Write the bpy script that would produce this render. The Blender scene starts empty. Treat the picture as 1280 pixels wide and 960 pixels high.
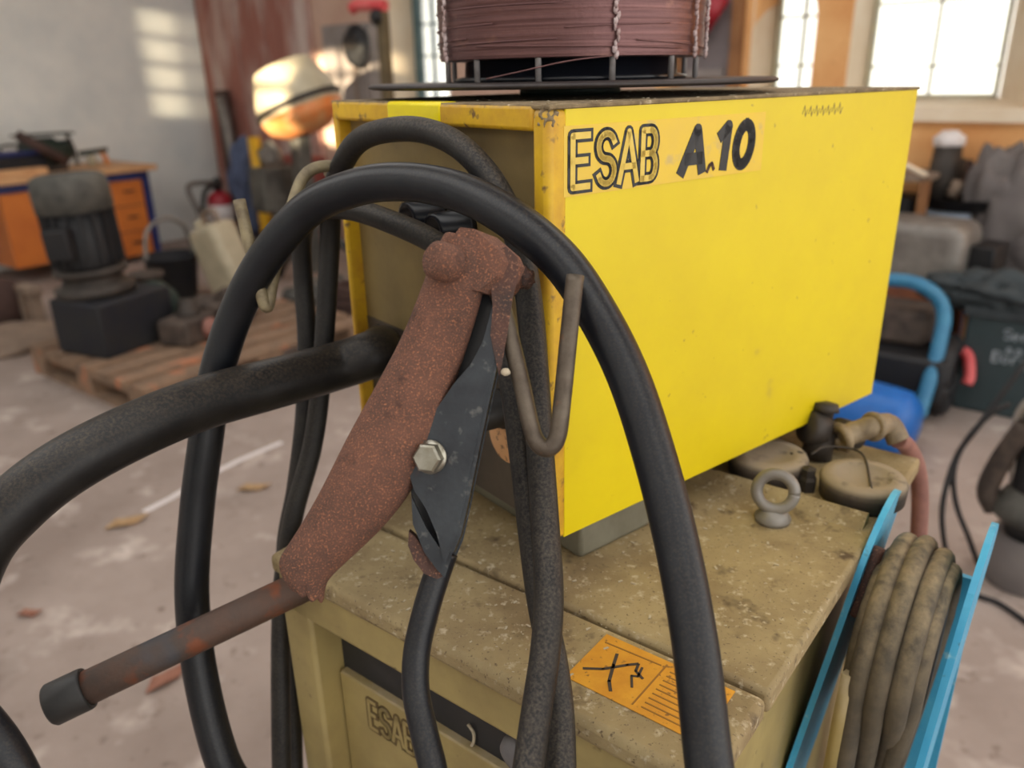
import bpy, bmesh, math, random
from mathutils import Vector as Vc, Matrix as Mx, noise as mnoise
random.seed(7)
C = bpy.context.scene.collection
sc = bpy.context.scene
PI = math.pi

# ---------------------------------------------------------------- camera
FP, PITCH, ROLL, CH = 998.6, 0.3684, 0.0215, 1.35
cp, sp_ = math.cos(PITCH), math.sin(PITCH)
fwd = Vc((0, cp, -sp_)); dn = Vc((0, -sp_, -cp)); rt = Vc((1, 0, 0))
cr, sr = math.cos(ROLL), math.sin(ROLL)
RT = rt * cr + dn * sr
DN = dn * cr - rt * sr
CAM = Vc((0, 0, CH))
def ray(x, y): return RT * ((x - 640) / FP) + DN * ((y - 480) / FP) + fwd
def at(x, y, d): return CAM + ray(x, y) * d
AZ = math.radians(38)
U = Vc((math.sin(AZ), math.cos(AZ), 0)); V = Vc((-math.cos(AZ), math.sin(AZ), 0)); Z = Vc((0, 0, 1))
def W(u, v, z=0): return U * u + V * v + Z * z
def gz(x, y, z):
    r = ray(x, y); return CAM + r * ((z - CH) / r.z)
def gu(x, y, u):
    r = ray(x, y); return CAM + r * (u / r.dot(U))
def gv(x, y, v):
    r = ray(x, y); return CAM + r * (v / r.dot(V))
def ruv(p): return p.dot(U), p.dot(V), p.z
AF = 0.9082
UF = Vc((math.sin(AF), math.cos(AF), 0)); VF = Vc((-math.cos(AF), math.sin(AF), 0))
A0 = Vc((0.02897, 0.56428, CH - 0.0194))
def front(x, y, off=0.0):
    """point over the feeder's front face, off metres in front of it"""
    r = ray(x, y); return CAM + r * (((A0 - CAM).dot(UF) - off) / r.dot(UF))
def frame(o, x, y, z):
    return Mx(((x.x, y.x, z.x, o.x), (x.y, y.y, z.y, o.y), (x.z, y.z, z.z, o.z), (0, 0, 0, 1)))
ROOM = frame(Vc((0, 0, 0)), U, V, Z)
FEED = frame(A0, UF, VF, Z)
def basis(o, zdir, up=None):
    z = zdir.normalized()
    up = up or (Vc((0, 0, 1)) if abs(z.z) < .9 else Vc((1, 0, 0)))
    x = up.cross(z).normalized(); y = z.cross(x)
    return frame(o, x, y, z)
def rfr(u, v, z=0, deg=0):
    return Mx.Translation(W(u, v, z)) @ ROOM.to_3x3().to_4x4() @ Mx.Rotation(math.radians(deg), 4, 'Z')

cam = bpy.data.cameras.new('camera'); co = bpy.data.objects.new('camera', cam); C.objects.link(co)
co.matrix_world = frame(CAM, RT, -DN, -fwd)
cam.sensor_width = 36; cam.lens = FP / 1280 * 36
cam.clip_start = .01
cam.dof.use_dof = True; cam.dof.focus_distance = .56; cam.dof.aperture_fstop = 5.0
sc.camera = co

# ---------------------------------------------------------------- materials
def lin(c):
    return tuple(((x / 255) / 12.92 if x / 255 <= .04045 else ((x / 255 + .055) / 1.055) ** 2.4) for x in c)
def mat(name, c1, rough=.6, metal=0, c2=None, scale=12, detail=6, lo=.35, hi=.65, bump=0, bscale=None,
        dust=None, dlo=.45, dhi=.7, dscale=60, dtop=True, dmax=1.0, spec=.5, stretch=None, spots=None, alpha=None):
    m = bpy.data.materials.new(name); m.use_nodes = True
    nt = m.node_tree; N = nt.nodes; L = nt.links
    b = N['Principled BSDF']
    tc = N.new('ShaderNodeTexCoord'); co_ = tc.outputs['Object']
    if stretch:
        mp = N.new('ShaderNodeMapping'); mp.inputs['Scale'].default_value = stretch
        L.new(co_, mp.inputs[0]); co2 = mp.outputs[0]
    else: co2 = co_
    def noise(s, d=6, src=None):
        n = N.new('ShaderNodeTexNoise'); n.inputs['Scale'].default_value = s; n.inputs['Detail'].default_value = d
        n.inputs['Roughness'].default_value = .62
        L.new(src or co2, n.inputs['Vector']); return n.outputs['Fac']
    def ramp(f, a, b_):
        r = N.new('ShaderNodeMapRange'); r.inputs['From Min'].default_value = a; r.inputs['From Max'].default_value = b_
        L.new(f, r.inputs['Value']); return r.outputs[0]
    def mix(f, a, b_):
        x = N.new('ShaderNodeMix'); x.data_type = 'RGBA'
        L.new(f, x.inputs['Factor'])
        for i, s in ((6, a), (7, b_)):
            if isinstance(s, tuple): x.inputs[i].default_value = (*s, 1)
            else: L.new(s, x.inputs[i])
        return x.outputs[2]
    col = lin(c1)
    out = None
    if c2:
        out = mix(ramp(noise(scale, detail), lo, hi), col, lin(c2))
    if spots:      # (colour, scale, threshold lo, hi)
        for (scol, ss, a, b_) in spots:
            out = mix(ramp(noise(ss, 3, co_), a, b_), out or col, lin(scol))
    rgh = None
    if dust:
        f = ramp(noise(dscale, 5, co_), dlo, dhi)
        if dtop:
            g = N.new('ShaderNodeNewGeometry'); s = N.new('ShaderNodeSeparateXYZ'); L.new(g.outputs['Normal'], s.inputs[0])
            k = ramp(s.outputs['Z'], .05, .85)
            mu = N.new('ShaderNodeMath'); mu.operation = 'MULTIPLY'; L.new(f, mu.inputs[0]); L.new(k, mu.inputs[1]); f = mu.outputs[0]
        dm = N.new('ShaderNodeMath'); dm.operation = 'MULTIPLY'; dm.inputs[1].default_value = dmax; L.new(f, dm.inputs[0]); f = dm.outputs[0]
        out = mix(f, out or col, lin(dust))
        rr = N.new('ShaderNodeMapRange'); rr.inputs['To Min'].default_value = rough; rr.inputs['To Max'].default_value = .95
        L.new(f, rr.inputs['Value']); rgh = rr.outputs[0]
    if out: L.new(out, b.inputs['Base Color'])
    else: b.inputs['Base Color'].default_value = (*col, 1)
    b.inputs['Roughness'].default_value = rough
    if rgh: L.new(rgh, b.inputs['Roughness'])
    b.inputs['Metallic'].default_value = metal
    b.inputs['Specular IOR Level'].default_value = spec
    if bump:
        bp = N.new('ShaderNodeBump'); bp.inputs['Strength'].default_value = bump; bp.inputs['Distance'].default_value = .002
        L.new(noise(bscale or scale * 3, 6, co_), bp.inputs['Height']); L.new(bp.outputs[0], b.inputs['Normal'])
    return m

M = {}
M['yellow'] = mat('yellow_paint', (226, 204, 8), .36, c2=(218, 194, 16), scale=7, bump=.05, bscale=90,
                  spots=[((150, 120, 60), 75, .70, .78), ((176, 150, 84), 14, .68, .86)])
M['yellow_edge'] = mat('worn_yellow_paint', (226, 184, 30), .5, c2=(196, 146, 40), scale=25, bump=.15,
                       spots=[((118, 88, 52), 60, .62, .72)], dust=(160, 140, 110), dlo=.35, dhi=.6, dscale=90)
M['tape'] = mat('bright_yellow_tape', (250, 232, 0), .35, c2=(240, 218, 8), scale=30)
M['dust_top'] = mat('dusty_top', (150, 132, 100), .9, c2=(104, 88, 66), scale=60, bump=.6, bscale=220,
                    spots=[((192, 176, 150), 160, .6, .72), ((70, 56, 42), 120, .64, .74)])
M['feed_panel'] = mat('olive_beige_panel', (142, 122, 76), .55, c2=(120, 101, 62), scale=14, bump=.08, bscale=120,
                      spots=[((90, 74, 54), 50, .66, .78)])
M['feed_dark'] = mat('dark_panel', (82, 72, 60), .6, c2=(62, 54, 46), scale=20, bump=.1)
M['sticker'] = mat('pale_yellow_sticker', (222, 188, 72), .4, c2=(232, 198, 52), scale=18,
                   spots=[((204, 178, 104), 40, .6, .72)])
M['letter_black'] = mat('black_letter', (22, 28, 36), .45, c2=(40, 44, 48), scale=60)
M['letter_pale'] = mat('pale_letter', (228, 200, 96), .45, c2=(214, 182, 72), scale=60)
M['rubber'] = mat('black_rubber', (20, 20, 22), .4, c2=(32, 31, 31), scale=50, bump=.15, bscale=240,
                  dust=(142, 122, 96), dlo=.42, dhi=.80, dscale=420, dmax=.26, spec=.35)
M['rubber_dusty'] = mat('dusty_black_rubber', (26, 26, 28), .5, c2=(42, 40, 38), scale=40, bump=.25, bscale=260,
                        dust=(150, 136, 118), dlo=.40, dhi=.8, dscale=520, dmax=.42, spec=.35)
M['rubber_clean'] = mat('blue_black_rubber', (16, 19, 26), .36, c2=(26, 29, 34), scale=40, bump=.08, bscale=240,
                        dust=(140, 126, 106), dlo=.46, dhi=.8, dscale=620, dmax=.2, spec=.4)
M['rust'] = mat('rust', (110, 75, 61), .85, c2=(84, 60, 51), scale=30, lo=.4, hi=.66, bump=.7, bscale=700,
                spots=[((178, 116, 82), 900, .54, .70), ((58, 38, 32), 42, .60, .74), ((108, 92, 82), 16, .62, .76)])
M['rust_dark'] = mat('dark_rust', (86, 56, 46), .75, c2=(60, 46, 42), scale=40, bump=.6, bscale=250,
                     spots=[((150, 104, 80), 600, .56, .7)])
M['steel_dark'] = mat('dark_steel', (66, 70, 74), .42, .75, c2=(52, 54, 58), scale=30, bump=.12, bscale=200,
                      spots=[((104, 104, 102), 90, .6, .74), ((92, 62, 52), 24, .62, .76)])
M['steel_rod'] = mat('grey_rod', (108, 98, 86), .5, .55, c2=(84, 74, 64), scale=60, bump=.25, bscale=240,
                     spots=[((128, 92, 68), 50, .62, .72)])
M['rod_cream'] = mat('cream_rod', (150, 138, 108), .55, .2, c2=(104, 92, 74), scale=60, bump=.2)
M['zinc'] = mat('zinc_bolt', (176, 174, 164), .3, .9, c2=(150, 146, 130), scale=90, bump=.15)
M['pipe_rust'] = mat('rusty_pipe', (96, 72, 60), .6, .3, c2=(74, 66, 62), scale=18, bump=.3, bscale=220,
                     spots=[((124, 72, 48), 30, .56, .68), ((74, 78, 86), 9, .6, .7)])
M['black_plastic'] = mat('black_plastic', (34, 34, 35), .5, c2=(46, 45, 44), scale=50, bump=.1)
M['beige'] = mat('beige_paint', (172, 154, 100), .5, c2=(150, 132, 86), scale=12, bump=.08, bscale=120,
                 spots=[((104, 88, 60), 40, .66, .76)], dust=(180, 164, 134), dlo=.3, dhi=.62, dscale=34)
M['beige_top'] = mat('dusty_beige_top', (166, 148, 108), .8, c2=(140, 122, 88), scale=14, bump=.35, bscale=230,
                     spots=[((118, 98, 68), 11, .50, .74), ((86, 70, 50), 34, .60, .74), ((190, 176, 148), 130, .58, .72), ((96, 80, 60), 300, .60, .70)])
M['band'] = mat('black_band', (36, 38, 42), .5, c2=(46, 46, 48), scale=30)
M['embossed'] = mat('brown_embossing', (98, 80, 48), .6)
M['label'] = mat('orange_label', (222, 160, 48), .6, c2=(206, 140, 40), scale=40, bump=.2, bscale=200,
                 spots=[((140, 96, 48), 150, .62, .7)])
M['label_ink'] = mat('label_ink', (150, 104, 44), .7)
M['label_ink_dark'] = mat('dark_label_ink', (66, 56, 50), .7)
M['greygreen'] = mat('grey_green_paint', (122, 120, 104), .6, c2=(104, 100, 84), scale=20, bump=.15, dust=(150, 138, 112), dlo=.4, dhi=.6)
M['wire'] = mat('copper_coated_wire', (132, 96, 94), .38, .7, c2=(108, 78, 78), scale=16, stretch=(.6, .6, 30), bump=.3, bscale=160,
                spots=[((150, 112, 100), 30, .62, .75)])
M['disc'] = mat('dark_disc', (52, 48, 50), .5, .4, c2=(70, 64, 62), scale=30)
M['hub'] = mat('black_hub', (22, 26, 34), .28)
M['spool_rod'] = mat('spool_rod', (178, 174, 174), .4, .2, c2=(146, 140, 138), scale=50)
M['film'] = mat('clear_tie', (200, 186, 186), .25, .1, c2=(150, 120, 116), scale=70)
M['blue'] = mat('light_blue_paint', (58, 160, 206), .42, c2=(80, 176, 214), scale=14, bump=.1,
                spots=[((150, 200, 216), 60, .63, .74), ((70, 70, 66), 46, .68, .78)])
M['coil_cable'] = mat('dusty_grey_cable', (96, 86, 70), .8, c2=(70, 64, 54), scale=24, bump=.4, bscale=200,
                      dust=(148, 132, 104), dlo=.35, dhi=.65, dscale=60)
M['puck'] = mat('dusty_rubber_cap', (64, 54, 46), .8, c2=(50, 44, 40), scale=40, bump=.3, dust=(150, 136, 116), dlo=.15, dhi=.45)
M['brass'] = mat('dusty_fitting', (150, 132, 104), .6, .2, c2=(112, 98, 80), scale=50, bump=.2)
M['hose_pink'] = mat('faded_red_hose', (150, 104, 92), .7, c2=(126, 86, 78), scale=40)
M['dial'] = mat('peach_dial', (214, 164, 116), .55, spots=[((110, 78, 54), 150, .56, .66)])
M['chips'] = mat('pale_chips', (186, 174, 150), .9)
M['leaf'] = mat('dry_leaf', (176, 148, 110), .8, c2=(150, 118, 84), scale=60)
M['leaf_red'] = mat('reddish_leaf', (150, 104, 86), .8, c2=(130, 88, 72), scale=60)
# the room
M['concrete'] = mat('concrete', (164, 150, 142), .85, c2=(136, 122, 114), scale=1.6, bump=.5, bscale=40,
                    spots=[((200, 188, 180), 5, .56, .74), ((112, 98, 90), 18, .62, .76), ((120, 106, 98), 2.5, .6, .8)])
M['white_wall'] = mat('white_plaster', (234, 236, 232), .9, c2=(216, 221, 220), scale=2.2, bump=.4, bscale=12)
M['orange_wall'] = mat('ochre_plaster', (238, 186, 126), .9, c2=(218, 156, 98), scale=3, bump=.3, bscale=14,
                       spots=[((176, 112, 66), 7, .64, .74)])
M['pink_wall'] = mat('pinkish_plaster', (206, 176, 158), .9, c2=(190, 156, 138), scale=2.5, bump=.3, bscale=14)
M['ceiling'] = mat('ceiling_boards', (150, 130, 108), .9, c2=(130, 110, 90), scale=3)
M['reveal'] = mat('pale_reveal', (236, 222, 200), .8, c2=(224, 204, 176), scale=4)
M['iron'] = mat('cast_iron_bar', (176, 172, 156), .6, c2=(190, 184, 150), scale=20)  # lightened bars: the window glare is put into their colour
M['teal'] = mat('teal_grey_paint', (96, 120, 124), .6, c2=(80, 104, 110), scale=12)
M['red_boards'] = mat('weathered_red_boards', (158, 104, 92), .85, c2=(206, 190, 182), scale=3.4, stretch=(1, 1, .25), lo=.42, hi=.66,
                      bump=.4, bscale=20)
M['grey_door'] = mat('grey_door', (128, 118, 120), .7, c2=(108, 100, 102), scale=4, spots=[((66, 62, 64), 9, .64, .7)])
M['brown_wood'] = mat('brown_frame', (150, 104, 64), .7, c2=(126, 84, 50), scale=8)
# background goods
def q(name, c, c2=None, **k): M[name] = mat(name, c, c2=c2, **k)
q('knob_grey', (120, 118, 120), (100, 98, 100), scale=40, rough=.5)
q('pine', (214, 170, 124), (196, 148, 104), scale=6, rough=.6)
q('pallet_wood', (140, 114, 92), (112, 92, 76), scale=9, rough=.9, spots=[((178, 116, 84), 6, .6, .7)])
q('orange_door', (206, 118, 46), (190, 104, 40), scale=4, rough=.5)
q('navy', (40, 52, 112), (32, 42, 92), scale=8, rough=.5)
q('motor_grey', (92, 90, 84), (52, 52, 50), scale=9, rough=.7)
q('motor_black', (14, 15, 20), (26, 26, 29), scale=12, rough=.6)
q('box_dark', (15, 18, 30), (28, 28, 30), scale=9, rough=.7)
q('dark_green', (34, 50, 46), (50, 64, 58), scale=20, rough=.5)
q('crate_green', (40, 56, 60), (48, 62, 66), scale=10, rough=.6)
q('crate_text', (150, 160, 168), rough=.6)
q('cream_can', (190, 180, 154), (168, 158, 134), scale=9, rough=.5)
q('red', (168, 32, 50), (140, 26, 40), scale=9, rough=.4)
q('white_label', (220, 214, 214), rough=.6)
q('yellow_tool', (232, 184, 44), (214, 160, 30), scale=9, rough=.5)
q('blue_grey_cloth', (86, 98, 128), (66, 76, 102), scale=9, rough=.9)
q('grey_metal', (140, 136, 130), (112, 106, 102), scale=9, rough=.45, metal=.3)
q('dark_metal', (46, 42, 39), (70, 63, 58), scale=14, rough=.6, metal=.3)
q('scrap', (52, 44, 40), (86, 74, 66), scale=14, rough=.8)
q('dark_brown', (82, 60, 54), (66, 48, 44), scale=8, rough=.8)
q('mixer_orange', (222, 120, 50), (200, 150, 100), scale=9, rough=.5)
q('red_brown', (124, 58, 52), (104, 46, 42), scale=9, rough=.7)
q('cab_grey', (150, 140, 136), (130, 122, 118), scale=9, rough=.6)
q('olive_post', (104, 90, 62), (84, 72, 50), scale=9, rough=.6)
q('pink_red', (214, 104, 104), (196, 60, 66), scale=9, rough=.5)
q('tarp', (112, 106, 104), (96, 90, 90), scale=5, rough=.85)
q('dark_tarp', (58, 66, 70), (44, 50, 54), scale=6, rough=.8)
q('tub_blue', (60, 110, 170), (48, 90, 150), scale=6, rough=.5)
q('pale_blue', (190, 206, 226), rough=.5)
q('comp_blue', (40, 110, 150), (60, 130, 165), scale=9, rough=.45)
q('tank_blue', (20, 106, 190), (16, 90, 170), scale=7, rough=.4)
q('silver', (196, 194, 190), (170, 166, 160), scale=9, rough=.3, metal=.7)
q('beige_plastic', (196, 176, 140), (176, 156, 122), scale=9, rough=.6)
q('rust_orange', (150, 92, 62), (122, 74, 54), scale=9, rough=.8)
q('sand', (140, 122, 106), (120, 104, 92), scale=9, rough=.95)
q('ground', (190, 186, 176), (170, 166, 150), scale=2, rough=.95)

def glass_mat():
    m = bpy.data.materials.new('window_glass'); m.use_nodes = True
    nt = m.node_tree; N = nt.nodes; L = nt.links; N.remove(N['Principled BSDF'])
    o = N['Material Output']; t = N.new('ShaderNodeBsdfTransparent'); t.inputs[0].default_value = (.96, .97, .94, 1)
    g = N.new('ShaderNodeBsdfGlossy'); g.inputs['Roughness'].default_value = .05
    f = N.new('ShaderNodeFresnel'); f.inputs['IOR'].default_value = 1.45
    x = N.new('ShaderNodeMixShader'); L.new(f.outputs[0], x.inputs[0]); L.new(t.outputs[0], x.inputs[1]); L.new(g.outputs[0], x.inputs[2])
    L.new(x.outputs[0], o.inputs['Surface']); return m
M['glass'] = glass_mat()

# ---------------------------------------------------------------- mesh builder
def spline(pts, n=8):
    P = [Vc(p) for p in pts]
    if len(P) < 3: return P
    P = [P[0] * 2 - P[1]] + P + [P[-1] * 2 - P[-2]]
    out = []
    for i in range(1, len(P) - 2):
        a, b, c, d = P[i - 1], P[i], P[i + 1], P[i + 2]
        for k in range(n):
            t = k / n
            out.append(.5 * ((2 * b) + (c - a) * t + (2 * a - 5 * b + 4 * c - d) * t * t + (3 * b - a - 3 * c + d) * t ** 3))
    out.append(P[-2]); return out

def run_on(p, head=0, tail=0):
    """let a hanging cable run on and bend down towards the floor beyond its last points"""
    def ext(a, b, drop):
        d = (b - a).normalized()
        return [b + d * .07 - Z * .03, b + d * .11 - Z * .13, b + d * .12 - Z * .25, b + d * .12 - Z * drop]
    q_ = list(p)
    if tail: q_ += ext(p[-2], p[-1], tail)
    if head: q_ = ext(p[1], p[0], head)[::-1] + q_
    return q_
class MB:
    def __init__(s): s.bm = bmesh.new()
    def _smooth(s, fs, on):
        for f in fs: f.smooth = on
    def box(s, F, a0, a1, b0, b1, c0, c1, bev=0.0, seg=2):
        vs = [s.bm.verts.new(F @ Vc(p)) for p in ((a0, b0, c0), (a1, b0, c0), (a1, b1, c0), (a0, b1, c0), (a0, b0, c1), (a1, b0, c1), (a1, b1, c1), (a0, b1, c1))]
        fs = [s.bm.faces.new([vs[i] for i in f]) for f in ((3, 2, 1, 0), (4, 5, 6, 7), (0, 1, 5, 4), (1, 2, 6, 5), (2, 3, 7, 6), (3, 0, 4, 7))]
        if bev > 0:
            es = list({e for f in fs for e in f.edges})
            r = bmesh.ops.bevel(s.bm, geom=es, offset=bev, segments=seg, affect='EDGES', profile=.5, clamp_overlap=True)
            s._smooth(r['faces'], True)
        return s
    def tube(s, pts, r, seg=14, n=8, sm=True, caps=True, close=False):
        P = spline(pts, n) if sm else [Vc(p) for p in pts]
        K = len(P)
        rr = (lambda i: r) if not isinstance(r, (list, tuple)) else (lambda i: r[min(len(r) - 1, int(i / (K - 1) * (len(r) - 1)))] * (1 - ((i / (K - 1) * (len(r) - 1)) % 1)) + r[min(len(r) - 1, int(i / (K - 1) * (len(r) - 1)) + 1)] * ((i / (K - 1) * (len(r) - 1)) % 1))
        t0 = (P[1] - P[0]).normalized()
        nx = t0.cross(Vc((0, 0, 1)) if abs(t0.z) < .9 else Vc((1, 0, 0))).normalized()
        rings = []
        for i in range(K):
            t = (P[min(i + 1, K - 1)] - P[max(i - 1, 0)])
            t = t.normalized() if t.length > 1e-9 else t0
            nx = (nx - t * nx.dot(t)).normalized(); by = t.cross(nx)
            rings.append([s.bm.verts.new(P[i] + (nx * math.cos(2 * PI * k / seg) + by * math.sin(2 * PI * k / seg)) * rr(i)) for k in range(seg)])
        for i in range(K - 1):
            for k in range(seg):
                f = s.bm.faces.new((rings[i][k], rings[i][(k + 1) % seg], rings[i + 1][(k + 1) % seg], rings[i + 1][k])); f.smooth = True
        if caps:
            s.bm.faces.new(rings[0][::-1]); s.bm.faces.new(rings[-1])
        return s
    def lathe(s, F, prof, seg=40, smooth=True, sy=1.0):
        rings = []
        for (r, z) in prof:
            if r < 1e-6: rings.append([s.bm.verts.new(F @ Vc((0, 0, z)))])
            else: rings.append([s.bm.verts.new(F @ Vc((r * math.cos(2 * PI * k / seg), sy * r * math.sin(2 * PI * k / seg), z))) for k in range(seg)])
        for a, b in zip(rings, rings[1:]):
            for k in range(seg):
                k2 = (k + 1) % seg
                if len(a) == 1 and len(b) == 1: continue
                if len(a) == 1: f = s.bm.faces.new((a[0], b[k2], b[k]))
                elif len(b) == 1: f = s.bm.faces.new((a[k], a[k2], b[0]))
                else: f = s.bm.faces.new((a[k], a[k2], b[k2], b[k]))
                f.smooth = smooth
        return s
    def cyl(s, F, r, z0, z1, seg=32, bev=.12):
        e = min(r, abs(z1 - z0) / 2) * bev
        return s.lathe(F, [(0, z0), (r - e, z0), (r, z0 + e), (r, z1 - e), (r - e, z1), (0, z1)], seg)
    def prism(s, pts, vec):
        a = [s.bm.verts.new(Vc(p)) for p in pts]; b = [s.bm.verts.new(Vc(p) + vec) for p in pts]
        n = len(a)
        s.bm.faces.new(a); s.bm.faces.new(b[::-1])
        for i in range(n): s.bm.faces.new((a[i], b[i], b[(i + 1) % n], a[(i + 1) % n]))
        return s
    def blob(s, c, sx, sy, sz, amp=.0, fr=4, F=None, sub=3, flat=None):
        r = bmesh.ops.create_icosphere(s.bm, subdivisions=sub, radius=1)
        for v in r['verts']:
            k = 1 + amp * mnoise.noise(v.co * fr + Vc((sx * 40, sy * 31, sz * 17)))
            p = Vc((v.co.x * sx * k, v.co.y * sy * k, v.co.z * sz * k))
            if flat is not None: p.z = max(p.z, flat * sz)
            v.co = (F.to_3x3() @ p if F else p) + Vc(c)
            for f in v.link_faces: f.smooth = True
        return s
    def torus(s, F, R, r, seg=40, rs=14, a0=0, a1=2 * PI):
        pts = [F @ Vc((R * math.cos(a0 + (a1 - a0) * k / seg), R * math.sin(a0 + (a1 - a0) * k / seg), 0)) for k in range(seg + 1)]
        return s.tube(pts, r, rs, sm=False)
    def stroke(s, F, pts, w, h):
        """flat pen stroke in the local xy plane of F, h thick along z"""
        pts = [Vc((p[0], p[1], 0)) for p in pts]
        for a, b in zip(pts, pts[1:]):
            d = (b - a)
            if d.length < 1e-7: continue
            d.normalize(); n = Vc((-d.y, d.x, 0)) * w / 2
            s.prism([F @ p for p in (a - n, b - n, b + n, a + n)], F.to_3x3() @ Vc((0, 0, h)))
        for p in pts[1:-1]:
            s.prism([F @ (p + Vc((math.cos(2 * PI * k / 10) * w / 2, math.sin(2 * PI * k / 10) * w / 2, 0))) for k in range(10)], F.to_3x3() @ Vc((0, 0, h)))
        return s
    def obj(s, name, m, parent=None, label=None, solid=0):
        bmesh.ops.recalc_face_normals(s.bm, faces=s.bm.faces[:])
        if parent:
            for v in s.bm.verts: v.co -= parent_loc(parent)
        me = bpy.data.meshes.new(name); s.bm.to_mesh(me); s.bm.free()
        o = bpy.data.objects.new(name, me); C.objects.link(o)
        me.materials.append(M[m] if isinstance(m, str) else m)
        if parent: o.parent = parent
        else: recentre(o)
        if label: o['label'] = label
        if solid:
            md = o.modifiers.new('thickness', 'SOLIDIFY'); md.thickness = solid; md.offset = 0
        return o
def parent_loc(o):
    p = Vc(o.location)
    while o.parent: o = o.parent; p += Vc(o.location)
    return p
def recentre(o):
    vs = o.data.vertices
    c = Vc(((min(v.co.x for v in vs) + max(v.co.x for v in vs)) / 2, (min(v.co.y for v in vs) + max(v.co.y for v in vs)) / 2, min(v.co.z for v in vs)))
    o.data.transform(Mx.Translation(-c)); o.location = c
def tag(o, label, cat, group=None, kind=None):
    o['label'] = label; o['category'] = cat
    if group: o['group'] = group
    if kind: o['kind'] = kind
    return o
def thing(name, loc, label, cat, group=None):
    o = bpy.data.objects.new(name, None); C.objects.link(o); o.location = loc
    o.empty_display_size = .05
    return tag(o, label, cat, group)
def struct(o): o['kind'] = 'structure'; return o
def solo(mb, name, m, label, cat, group=None, kind=None, solid=0):
    return tag(mb.obj(name, m, solid=solid), label, cat, group, kind)

# ================================================================ ROOM
U1, V1, U0, V0, HC = 4.5, 6.95, -5.0, -3.2, 3.3
struct(MB().box(ROOM, U0 - .3, U1 + .4, V0 - 2, V1 + .3, -.2, 0).obj('floor', 'concrete'))
mb = MB(); us = U0 - .3
for a, b in ((-4.2, -2.6), (-1.4, .4), (1.8, 3.4)):      # three unseen ceiling openings, added to brighten floor and tops
    mb.box(ROOM, us, a, V0, V1 + .3, HC, HC + .15); ve = 5.9 if a < 1 else 4.8
    mb.box(ROOM, a, b, V0, -2.4, HC, HC + .15); mb.box(ROOM, a, b, ve, V1 + .3, HC, HC + .15); us = b
mb.box(ROOM, us, U1 + .4, V0, V1 + .3, HC, HC + .15)
struct(mb.obj('ceiling', 'ceiling'))
struct(MB().box(ROOM, U0, U1, V1, V1 + .3, 0, HC).obj('wall_left', 'white_wall'))
# wall with the windows: openings (v0, v1, z0, z1)
TH = .35
def wall_strip(mb, v0, v1, holes):
    vs = v0
    for (a, b, z0, z1) in sorted(holes):
        mb.box(ROOM, U1, U1 + TH, vs, a, 0, HC)
        mb.box(ROOM, U1, U1 + TH, a, b, 0, z0); mb.box(ROOM, U1, U1 + TH, a, b, z1, HC)
        vs = b
    mb.box(ROOM, U1, U1 + TH, vs, v1, 0, HC)
WA = (4.02, 4.62, 1.12, 2.3); WB = (1.49, 1.83, 1.1, 1.86); WC = (.50, 1.31, 1.16, 2.2)
mb = MB(); wall_strip(mb, V0, 2.4, [WB, WC]); struct(mb.obj('wall_back', 'orange_wall'))
mb = MB(); wall_strip(mb, 2.4, V1, [WA]); struct(mb.obj('wall_corner', 'pink_wall'))
def window(name, hole, glass, splay, nv, nh, bars, frame_w=.018, m='iron'):
    """splayed reveal, sill, frame with bars and one pane"""
    v0, v1, z0, z1 = hole; g0, g1, gz0, gz1 = glass
    mb = MB(); ug = U1 + TH - .06
    if g0 > v0: mb.prism([W(U1, v0, z0), W(U1 + TH, v0, z0), W(U1 + TH, g0, z0)], Z * (z1 - z0))
    if g1 < v1: mb.prism([W(U1, v1, z0), W(U1 + TH, v1, z0), W(U1 + TH, g1, z0)], Z * (z1 - z0))
    mb.prism([W(U1 - .03, v0 - .02, z0 - .06), W(U1 + TH, v0 - .02, z0 - .06), W(U1 + TH, v0 - .02, gz0), W(U1 - .03, v0 - .02, z0)], V * (v1 - v0 + .04))
    root = struct(mb.obj(name, 'reveal'))
    f = MB()
    for (a, b, c, d) in ((g0, g0 + frame_w, gz0, gz1), (g1 - frame_w, g1, gz0, gz1), (g0, g1, gz0, gz0 + frame_w), (g0, g1, gz1 - frame_w, gz1)):
        f.box(ROOM, ug - .02, ug + .03, a, b, c, d)
    for k in range(1, nv): 
        v = g0 + (g1 - g0) * k / nv; f.box(ROOM, ug - .012, ug + .02, v - .006, v + .006, gz0, gz1)
    for z in bars: f.box(ROOM, ug - .012, ug + .02, g0, g1, z - .006, z + .006)
    f.obj('window_frame', m, root)
    MB().box(ROOM, ug + .003, ug + .007, g0, g1, gz0, gz1).obj('window_pane', 'glass', root)
    return root
w3 = window('window_3', WC, (.66, 1.29, 1.2, 2.2), True, 2, 0, [1.352, 1.655, 1.95])
w2 = window('window_2', WB, (1.5, 1.8, 1.12, 1.86), True, 2, 0, [1.37, 1.62])
mb = MB()   # rounded head of the narrow window
for sgn, v in ((1, WB[0]), (-1, WB[1])):
    arc = [W(U1 + .02, v, 1.5), *[W(U1 + .02, v + sgn * (.17 - .17 * math.cos(a)), 1.52 + .34 * math.sin(a)) for a in [PI / 2 * k / 8 for k in range(9)]], W(U1 + .02, v, 1.87)]
    mb.prism(arc, U * .28)
struct(mb.obj('trim_1', 'orange_wall'))
w1 = window('window_1', WA, (4.06, 4.6, 1.14, 2.3), True, 3, 0, [1.3, 1.5, 1.72, 1.95], .05, 'teal')
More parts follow.
